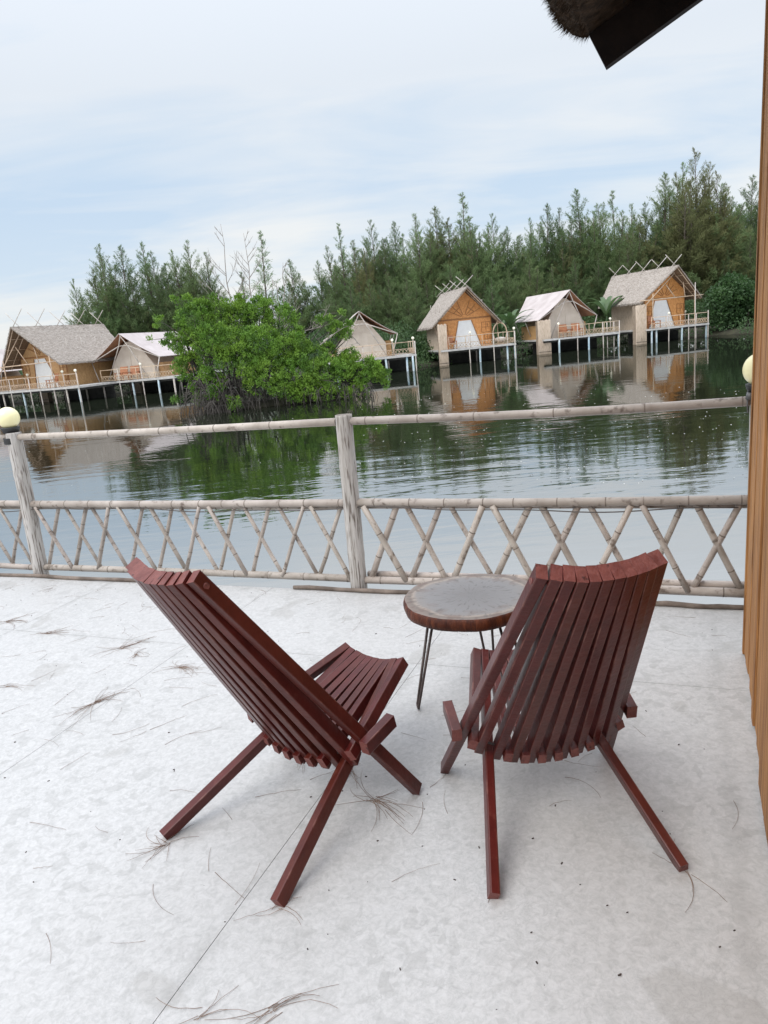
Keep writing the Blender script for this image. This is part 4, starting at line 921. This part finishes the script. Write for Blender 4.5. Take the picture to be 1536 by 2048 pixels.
SKY = sorted([(150, 560), (180, 512), (240, 494), (290, 487), (353, 503), (380, 484), (424, 560)]), sorted([(640, 523), (681, 455), (745, 443), (783, 446), (830, 429), (870, 417), (923, 405), (984, 431), (1016, 452), (1057, 440), (1088, 411), (1145, 443), (1171, 385), (1234, 390), (1290, 408), (1325, 352), (1352, 330), (1436, 345), (1463, 396), (1503, 355), (1600, 360), (1720, 370)])
def skyline(x, pts):
    for (x0, y0), (x1, y1) in zip(pts, pts[1:]):
        if x0 <= x <= x1: return y0 + (y1 - y0) * (x - x0) / (x1 - x0)
    return 500
rng = random.Random(44)
for i in range(40):
    px = 645 + 1010 * (i + rng.random()) / 40; py = skyline(px, SKY[1]) + rng.uniform(22, 62)
    ol = rng.random() < .13
    plant_tree(px, py, rng.uniform(80, 91), OLIVE if ol else VAR[rng.choice((0, 1, 3, 4))], 'olive tinted casuarina scattered among the dark green treeline behind the stilt huts' if ol else LW, 'olive casuarinas of the dense treeline' if ol else LWG, rng.uniform(1.1, 1.45), 300 + i)
for i in range(3):
    px = 165 + 255 * (i + rng.random()) / 3; plant_tree(px, skyline(px, SKY[0]) + rng.uniform(18, 60), rng.uniform(80, 88), VAR[rng.choice((1, 3, 4))], LL, LLG, rng.uniform(1.0, 1.35), 400 + i)

# bare trees
def bare_tree(label, px, py, bpx, Y, seed, n=9):
    g = random.Random(seed); top = at(px, py, Y); b = at(bpx, 600, Y); b.z = WATER_Z + .4; H = (top - b).length
    t = thing('bare_tree', label, 'tree', b, 0, None)
    top = top - b; mb = MB(); k = 8; pts = [top * (i / k) + Vector((.12 * math.sin(i * 1.9 + seed), 0, 0)) * (1 if 0 < i < k else 0) for i in range(k + 1)]
    mb.tube(pts, [.085 * (1 - i / k) + .016 for i in range(k + 1)], 6); mb.build('trunk', 'bark_pale', t)
    mb = MB()
    for q in range(n):
        s = g.uniform(.38, .97); f = s * k; i = min(int(f), k - 1); o = pts[i].lerp(pts[i + 1], f - i); az = g.choice((0, math.pi)) + g.uniform(-.8, .8); el = g.uniform(.7, 1.15); Ln = H * (1.05 - s) * g.uniform(.25, .5) + .5
        d = Vector((math.cos(az) * math.cos(el), math.sin(az) * math.cos(el), math.sin(el))); m1 = o + d * Ln * .5; e = o + d * Ln + EZ * Ln * .12
        mb.tube([o, m1, e], [.032, .022, .011], 5, cap=False)
        for z in range(4):
            s2 = g.uniform(.25, 1); o2 = o.lerp(m1, s2 * 2) if s2 < .5 else m1.lerp(e, s2 * 2 - 1)
            d2 = (d + Vector((g.uniform(-.8, .8), g.uniform(-.8, .8), g.uniform(0, .6)))).normalized(); mb.tube([o2, o2 + d2 * Ln * g.uniform(.2, .42)], [.015, .008], 4, cap=False)
    mb.build('branches', 'bark_pale', t)
bare_tree('tall bare grey tree left of the lone slim casuarina, twigs forking at its top', 441, 448, 458, 74, 1, 13)
bare_tree('bare grey tree with bent branches just left of the lone slim casuarina', 487, 466, 505, 75, 2, 12)
bare_tree('short bare tree between the slim casuarina and the bushy one', 566, 525, 552, 72, 3, 10)
bare_tree('broken bare stump with twigs over the mangrove crown', 545, 560, 549, 70, 4, 5)

# ------------------------------------------------------------------ broad leaves
def leaf_cloud(g, centres, radii, n, size, up=.3, shell=.55, aspect=.42, squash=.8, drop=0.0):
    "n leaf pairs scattered through the outer part of a set of ellipsoids: array (2n, 3, 3)"
    c = np.array(centres); r = np.array(radii); wts = r ** 2 / (r ** 2).sum(); k = g.choice(len(c), n, p=wts)
    d = unit(g.normal(0, 1, (n, 3)) + np.array([0, 0, .25])); rad = r[k] * (shell + (1 - shell) * g.random(n) ** .6) * g.uniform(.86, 1.12, n)
    o = c[k] + d * rad[:, None] * np.array([1, 1, squash])
    return leaves_at(g, o, d, size, up, aspect)
def leaves_at(g, o, d, size, up, aspect=.42):
    n = len(o); dirs = unit(d * .6 + g.normal(0, .6, (n, 3)) + np.array([0, 0, up])); ln = size * g.uniform(.6, 1.2, (n, 1))
    side = unit(np.cross(dirs, g.normal(0, 1, (n, 3)) + np.array([0, 0, .8]))) * ln * aspect; nrm = np.cross(dirs, unit(side)) * ln * .10
    tip = o + dirs * ln; mid = o + dirs * ln * .5
    return np.concatenate([np.stack([o, mid + side * .5 + nrm, tip], 1), np.stack([o, tip, mid - side * .5 + nrm], 1)])
def rosettes(g, centres, radii, n, m_, size, up=.45, shell=.6, squash=.85):
    c = np.array(centres); r = np.array(radii); wts = r ** 2 / (r ** 2).sum(); k = g.choice(len(c), n, p=wts)
    d = unit(g.normal(0, 1, (n, 3)) + np.array([0, 0, .35])); rad = r[k] * (shell + (1 - shell) * g.random(n) ** .5) * g.uniform(.85, 1.16, n)
    o = c[k] + d * rad[:, None] * np.array([1, 1, squash])
    keep = np.array([mnoise.noise(Vector(q) * 1.7) > -.25 for q in o]); o, d = o[keep], d[keep]; n = len(o)
    O = np.repeat(o, m_, 0) + g.normal(0, .045, (n * m_, 3)); Dd = np.repeat(unit(d + np.array([0, 0, .6])), m_, 0)
    return leaves_at(g, O, Dd, size, up), o

def mangrove():
    g = np.random.default_rng(12); rng = random.Random(12); Y0 = 35.0
    base = at(560, 800, Y0); base.z = WATER_Z
    t = thing('mangrove_thicket', 'bright green mangrove thicket on tangled roots standing in the lagoon', 'mangrove', base)
    S = F_PX / Y0
    def C(px, py, dy=0.0): return np.array(at(px, py, Y0 + dy) - base)
    cl = [(392, 640, 38, 0), (440, 632, 34, .6), (375, 690, 36, .3), (425, 680, 40, -.8), (372, 735, 28, .2), (480, 640, 36, .5), (520, 628, 34, 0), (490, 618, 22, .2), (560, 640, 36, .4), (583, 672, 26, -.3), (470, 690, 38, -.9), (520, 690, 42, -1.2), (570, 700, 40, -.6), (606, 706, 26, .2), (540, 740, 40, -1.4), (500, 740, 30, -1.3), (590, 745, 40, -1.0), (630, 720, 32, 0), (655, 704, 20, .5), (672, 660, 20, .6), (690, 668, 15, .5), (655, 745, 38, -.5), (690, 735, 30, .2), (720, 750, 30, .1), (745, 745, 24, .3), (765, 752, 14, .3), (720, 785, 20, -.2), (615, 780, 26, -1.1), (560, 778, 22, -1.4), (435, 785, 20, -1.6), (466, 806, 15, -1.8), (412, 708, 26, -.2), (455, 612, 16, .3), (545, 612, 16, .3), (404, 612, 16, .2), (376, 700, 24, .2), (380, 745, 20, .1), (392, 778, 14, -.4), (452, 722, 26, -1.0), (415, 752, 18, -1.2), (366, 660, 16, .2), (700, 714, 20, .3), (738, 730, 17, .3), (430, 764, 18, -1.2), (505, 775, 20, -1.2), (650, 786, 22, -.8), (692, 792, 18, -.3), (590, 790, 18, -1.3), (400, 800, 12, -.8)]
    cen = [C(a, b, d) for a, b, r, d in cl]; rad = [r / S for a, b, r, d in cl]
    L1, o1 = rosettes(g, cen, rad, 8200, 13, .125, .4, .42)
    # loose sprays that break the outline
    sp = [(318, 640, 9), (330, 690, 9), (350, 600, 8), (312, 655, 6), (300, 680, 6), (338, 676, 8), (357, 800, 9), (345, 805, 6), (700, 650, 8), (660, 640, 9), (684, 628, 7), (778, 745, 8), (770, 770, 9), (735, 800, 10), (640, 640, 10), (520, 600, 10), (480, 596, 9), (375, 598, 9), (425, 596, 8), (590, 640, 7)]
    L2, o2 = rosettes(g, [C(a, b, .2) for a, b, r in sp], [r / S for a, b, r in sp], 300, 12, .13, .5, .1)
    crown = link_mesh('crown', tri_mesh('crown', np.concatenate([L1, L2]), ['mangrove_leaf']), t)
    mb = MB()
    def B(a, b, r0, r1, bow=.3):
        a, b = Vector(a), Vector(b); m1 = a.lerp(b, .5) + Vector((rng.uniform(-1, 1), rng.uniform(-1, 1), rng.uniform(-.2, 1))) * bow * .3
        mb.tube([a, m1, b], [r0, (r0 + r1) / 2, r1], 5, cap=False)
    for (a, b, r, d) in cl:
        c_ = C(a, b, d); foot = C(480 + (a - 480) * .55 + rng.uniform(-25, 25), 800, d * .4 + rng.uniform(-.4, .4)); B(foot, c_, .055, .02)
        for _ in range(5): B(np.array(foot) * .3 + c_ * .7, c_ + g.normal(0, .45, 3) * r / 28, .022, .008)
    for a, b, r in sp: B(C(480 + (a - 480) * .7, 680 if b < 700 else 780, 0), C(a, b, .2), .028, .008, .6)
    mb.build('branches', 'mangrove_root', t)
    # arching stilt roots, thick tangle at the left and a fringe to the right
    mb = MB()
    def root(px, py, dy, spread, r):
        a = Vector(C(px, py, dy)); az = rng.uniform(0, 6.28); h = a.z; ln = spread * rng.uniform(.4, 1.1)
        d = Vector((math.cos(az), math.sin(az) * .8, 0)); pts = []
        for i in range(6):
            s = i / 5; pts.append(a + d * ln * s + EZ * (-(h + .35) * s ** 1.7 + .12 * math.sin(math.pi * s)))
        mb.tube(pts, [r * (1 - .45 * i / 5) for i in range(6)], 5, cap=False)
    for _ in range(300): root(rng.gauss(440, 30), rng.uniform(742, 802), rng.uniform(-1.9, .6), 1.0, rng.uniform(.010, .026))
    for _ in range(300): root(rng.uniform(500, 745), rng.uniform(765, 795), rng.uniform(-1.7, 1.0), .55, rng.uniform(.010, .022))
    for _ in range(140): root(rng.uniform(385, 470), rng.uniform(780, 812), rng.uniform(-2.3, -.8), .9, rng.uniform(.010, .018))
    mb.build('stilt_roots', 'mangrove_root', t)
    mb = MB()
    for a, b in (((600, 664, .2), (672, 645, .8)), ((672, 645, .8), (720, 690, .9)), ((640, 690, 0), (700, 648, .3)), ((560, 660, .6), (552, 560, .8)), ((640, 655, .4), (655, 618, .4)), ((480, 620, .3), (492, 560, .3))):
        B(C(*a), C(*b), .030, .010, .3)
        for _ in range(7): q = Vector(C(*a)).lerp(Vector(C(*b)), rng.random()); B(q, q + Vector((rng.uniform(-.5, .7), rng.uniform(-.3, .3), rng.uniform(-.1, .6))), .011, .005)
    mb.build('dead_branches', 'bark_pale', t)
    # muddy root plate so that the thicket is not see-through at the waterline
    mb = MB(); pts = []
    for i in range(20):
        a = 2 * math.pi * i / 20; q = C(560, 800, .2); pts.append((q[0] + 3.6 * math.cos(a) * (1 + .1 * math.sin(3 * a)), q[1] + 1.1 * math.sin(a), 0))
    vs = [(x, y, -.5) for x, y, z in pts] + [(x, y, .05) for x, y, z in pts] + [(x * .8, y * .7 + .06, .28) for x, y, z in pts]
    mb.add(vs, [(i + k * 20, (i + 1) % 20 + k * 20, (i + 1) % 20 + (k + 1) * 20, i + (k + 1) * 20) for i in range(20) for k in range(2)] + [tuple(40 + i for i in range(20))]); mb.build('root_mat', 'earth', t)
mangrove()

def bank_plants():
    g = np.random.default_rng(5); cen, rad = [], []
    for i in range(760):
        x = g.uniform(-62, 62); back = g.random() ** 1.3 * 14
        y = shore_y(x) - .25 + back; r = g.uniform(.45, 1.0) + min(back, 8) * .08; cen.append((x, y, WATER_Z + .25 + r * .55 + min(back, 9) * .17)); rad.append(r)
    for i in range(420):
        x = g.uniform(-62, 62); r = g.uniform(.3, .6); cen.append((x, shore_y(x) + g.uniform(-.75, .5), WATER_Z + g.uniform(.05, .45))); rad.append(r)
    me = tri_mesh('bank_undergrowth', leaf_cloud(g, cen, rad, 80000, .24, .35, .5, .5), ['bank_leaf'])
    struct(link_mesh('bank_undergrowth', me), 'stuff')
    # a far belt of woods closing the gaps between trunks
    cen, rad = [], []
    for i in range(420):
        x = g.uniform(-10, 75); y = g.uniform(89, 100); cen.append((x, y, WATER_Z + g.uniform(.5, 8.5))); rad.append(g.uniform(1.2, 2.0))
    for i in range(150):
        x = g.uniform(-48, -8); y = g.uniform(90, 100); cen.append((x, y, WATER_Z + g.uniform(.5, 3.2))); rad.append(g.uniform(1.0, 1.6))
    for i in range(90):
        x = g.uniform(-140, -45); y = g.uniform(105, 120); cen.append((x, y, WATER_Z + g.uniform(.3, 3.0))); rad.append(g.uniform(1.2, 2.2))
    me = tri_mesh('far_woods', leaf_cloud(g, cen, rad, 60000, .55, .4, .3, .35), ['bank_leaf'])
    struct(link_mesh('far_woods', me), 'stuff')
bank_plants()
def vine_bush(label, px0, px1, Y, ztop, n, seed):
    g = np.random.default_rng(seed); a = at(px0, 640, Y); b = at(px1, 640, Y); cen, rad = [], []
    for i in range(46):
        t = g.random(); x = a.x + (b.x - a.x) * t; r = g.uniform(.7, 1.25); zt = ztop * (.72 + .28 * math.sin(math.pi * min(1, max(0, t)))); cen.append((x, Y + g.uniform(-1.2, 1.5), WATER_Z + .5 + g.random() ** .8 * (zt - WATER_Z - 1.2))); rad.append(r)
    c = Vector(((a.x + b.x) / 2, Y, WATER_Z + .3)); cen = [np.array(q) - np.array(c) for q in cen]
    t = thing('vine_covered_bush', label, 'bush', c); link_mesh('foliage', tri_mesh('foliage', leaf_cloud(g, cen, rad, n, .26, .3, .5, .7), ['vine_leaf']), t)
    mb = MB()
    for q in cen[:14]: mb.tube([(q[0] * .6, q[1] * .5, -.4), tuple(q)], [.06, .02], 5)
    mb.build('stems', 'bark', t)
vine_bush('big broadleaf bush overgrown with vines right of the steep thatched hut', 1425, 1530, 68, 4.2, 15000, 3)
vine_bush('low leafy bush on the bank between the half hidden tent and the orange gabled hut', 815, 868, 64.5, .75, 4500, 4)
def palm(label, px, Y, h, n, seed):
    rng = random.Random(seed); p = at(px, 640, Y); t = thing('banana_plant', label, 'plant', (p.x, Y, WATER_Z + .5)); z0 = 0
    mb = MB(); mb.tube([(0, 0, -.2), (.03, 0, h * .45)], [.10, .07], 8); mb.build('stem', 'bank_leaf', t)
    for k in range(n):
        az = rng.uniform(0, 6.28); L_ = h * rng.uniform(.5, .7); el = rng.uniform(.9, 1.35); mb = MB(); vs = []
        for i in range(9):
            s = i / 8; d = Vector((math.cos(az), math.sin(az), 0)); q = Vector((0, 0, h * .42)) + d * (L_ * s * math.cos(el) + .35 * L_ * s ** 2.4) + EZ * (L_ * s * math.sin(el) - .42 * L_ * s ** 2.6)
            wd = .23 * math.sin(math.pi * min(1, .08 + s * .92)) ** .7; sd_ = Vector((-math.sin(az), math.cos(az), 0)) * wd
            vs += [q - sd_ + EZ * wd * .3, q, q + sd_ + EZ * wd * .3]
        mb.add(vs, [(i * 3 + j, i * 3 + j + 1, i * 3 + j + 4, i * 3 + j + 3) for i in range(8) for j in range(2)], 0, True); mb.build('leaf', 'palm_leaf', t)
palm('banana plant with tall upright leaves left of the pinkish white tent', 1020, 65.5, 4.4, 9, 1)
palm('banana plant behind the swing seat, leaves drooping low', 1000, 66.5, 3.7, 8, 2)
palm('banana plant between the pinkish white tent and the steep thatched hut', 1213, 67, 5.0, 9, 3)

# ------------------------------------------------------------------ fallen casuarina needles, grit, specks on the water
def needle(mb, p, az, ln, curl, r, rng, z=.0015):
    pts = []; q = Vector((p[0], p[1], z)); a = az; n = 7
    for i in range(n + 1):
        pts.append(Vector(q)); a += curl / n; q = q + Vector((math.cos(a), math.sin(a), 0)) * ln / n; q.z = z + .004 * math.sin(math.pi * (i + 1) / n) * rng.random()
    mb.tube(pts, [r * (1 - .5 * i / n) for i in range(n + 1)], 4, cap=False)
CL = [(188, 1408, .20, 24, 1.0, 'tan tuft of fallen needles left of the side-on chair, on the board joint', .55), (362, 1335, .17, 22, -.5, 'spread tuft of needles beneath the far top corner of the side-on chair', .5), (245, 1296, .20, 18, .4, 'arched tuft of needles at the joint left of the side-on chair', .6), (272, 1308, .10, 12, -1.2, 'small curled tuft beside the arched one on the joint', .4), (92, 1268, .17, 12, .3, 'flat tuft of needles on the cross joint near the left picture edge', .5), (12, 1245, .2, 14, .2, 'tuft of needles at the left picture edge nearest the fence', .5),
      (12, 1373, .15, 9, .0, 'tuft of needles at the left picture edge below the joint', .3), (598, 1512, .14, 14, -.7, 'tuft of needles behind the far front foot of the side-on chair', .4), (745, 1600, .18, 22, -.6, 'large fanned tuft of needles between the feet of both chairs', .6), (330, 1690, .12, 14, -2.2, 'tuft of needles trapped beneath the left rear foot of the side-on chair', 1.6), (560, 1815, .13, 8, -.3, 'few needles caught under the near rear foot of the side-on chair', 1.4), (545, 2020, .17, 12, .7, 'reddish tuft of needles at the bottom edge of the terrace', .45), (395, 2030, .18, 6, .4, 'thin pair of needles near the bottom picture edge', .35), (1372, 1745, .17, 5, -.9, 'few long needles at the right rear foot of the chair by the wall', .5),
      (705, 1545, .13, 9, -1.0, 'curved needles under the hinge of the side-on chair', .8)]
for i, (px, py, ln, n, az, lab, spr) in enumerate(CL):
    rng = random.Random(60 + i); c = ground(px, py); mb = MB(); o = c
    for k in range(n):
        a = az + rng.gauss(0, spr * .7) + (math.pi if rng.random() < .28 else 0); st = (rng.gauss(0, .008), rng.gauss(0, .008))
        needle(mb, st, a, ln * rng.uniform(.35, .95), rng.gauss(-.5, .6), (.00082), rng, .0012 + .0006 * (k % 8))
    t = mb.build('needle_tuft', 'needle'); t.location = (o.x, o.y, 0); tag(t, lab, 'needles', 'tufts of fallen needles on the terrace')
def litter():
    rng = random.Random(77); mb = MB()
    for k in range(190):
        if rng.random() < .55: p = D(rng.uniform(-5.4, -.2), 3.55 - abs(rng.gauss(0, .9)))
        else: p = D(rng.uniform(-3.2, .15), rng.uniform(.75, 3.5))
        needle(mb, p, rng.uniform(0, 6.28), rng.uniform(.05, .16), rng.gauss(0, .7), .00058, rng)
    for px, py, az in ((430, 1745, -.9), (620, 1560, .4), (770, 1620, -1.2), (845, 1605, -1.5), (1130, 1555, -.3), (860, 1575, .5), (510, 1595, .2), (60, 1645, -.4), (330, 1490, .9), (225, 1470, -.2), (110, 1410, 1.3), (300, 1460, .6)):
        needle(mb, ground(px, py), az, .15, rng.gauss(0, .6), .00075, rng)
    struct(mb.build('needle_litter', 'needle'), 'stuff')
    mb = MB()
    for k in range(150):
        p = D(rng.uniform(-4.2, .15), rng.uniform(.7, 3.5)); s = rng.uniform(.0008, .0024); a = rng.uniform(0, 3.14); e = Vector((math.cos(a), math.sin(a), 0)); f = Vector((-math.sin(a), math.cos(a), 0))
        mb.box(p + EZ * s * .5, e * s * rng.uniform(.8, 2.0), f * s * .7, EZ * s * .5)
    for px, py, s in ((1240, 1952, .008), (1066, 1678, .006), (1063, 1866, .005), (1215, 1812, .005), (622, 1595, .006), (338, 1466, .006), (348, 1540, .006), (30, 1485, .006), (1440, 1895, .005), (1358, 1490, .006), (240, 1680, .004), (1255, 1826, .005), (845, 1693, .004)):
        s *= .62; p = ground(px, py); mb.tube([p + Vector((-s, 0, s * .4)), p + EZ * s * .7, p + Vector((s * .8, s * .7, s * .4))], [s * .3, s * .5, s * .25], 6)
    struct(mb.build('grit', 'speck'), 'stuff')
    mb = MB()
    for k in range(430):
        px, py = rng.uniform(720, 1495), rng.uniform(770, 965)
        if rng.random() < .12: px, py = rng.uniform(40, 1490), rng.uniform(820, 985)
        p = ground(px, py, WATER_Z + .004); s = rng.uniform(.005, .012) * (p.y / 12) ** .8; a = rng.uniform(0, 3.14); n = 6
        mb.add([p + Vector((math.cos(a + 6.283 * i / n) * s * 1.3, math.sin(a + 6.283 * i / n) * s * .9, 0)) for i in range(n)] + [p + EZ * s * .4], [(i, (i + 1) % n, n) for i in range(n)], 0 if rng.random() < .75 else 1)
    struct(mb.build('floating_specks', ['foam', 'speck']), 'stuff')
litter()
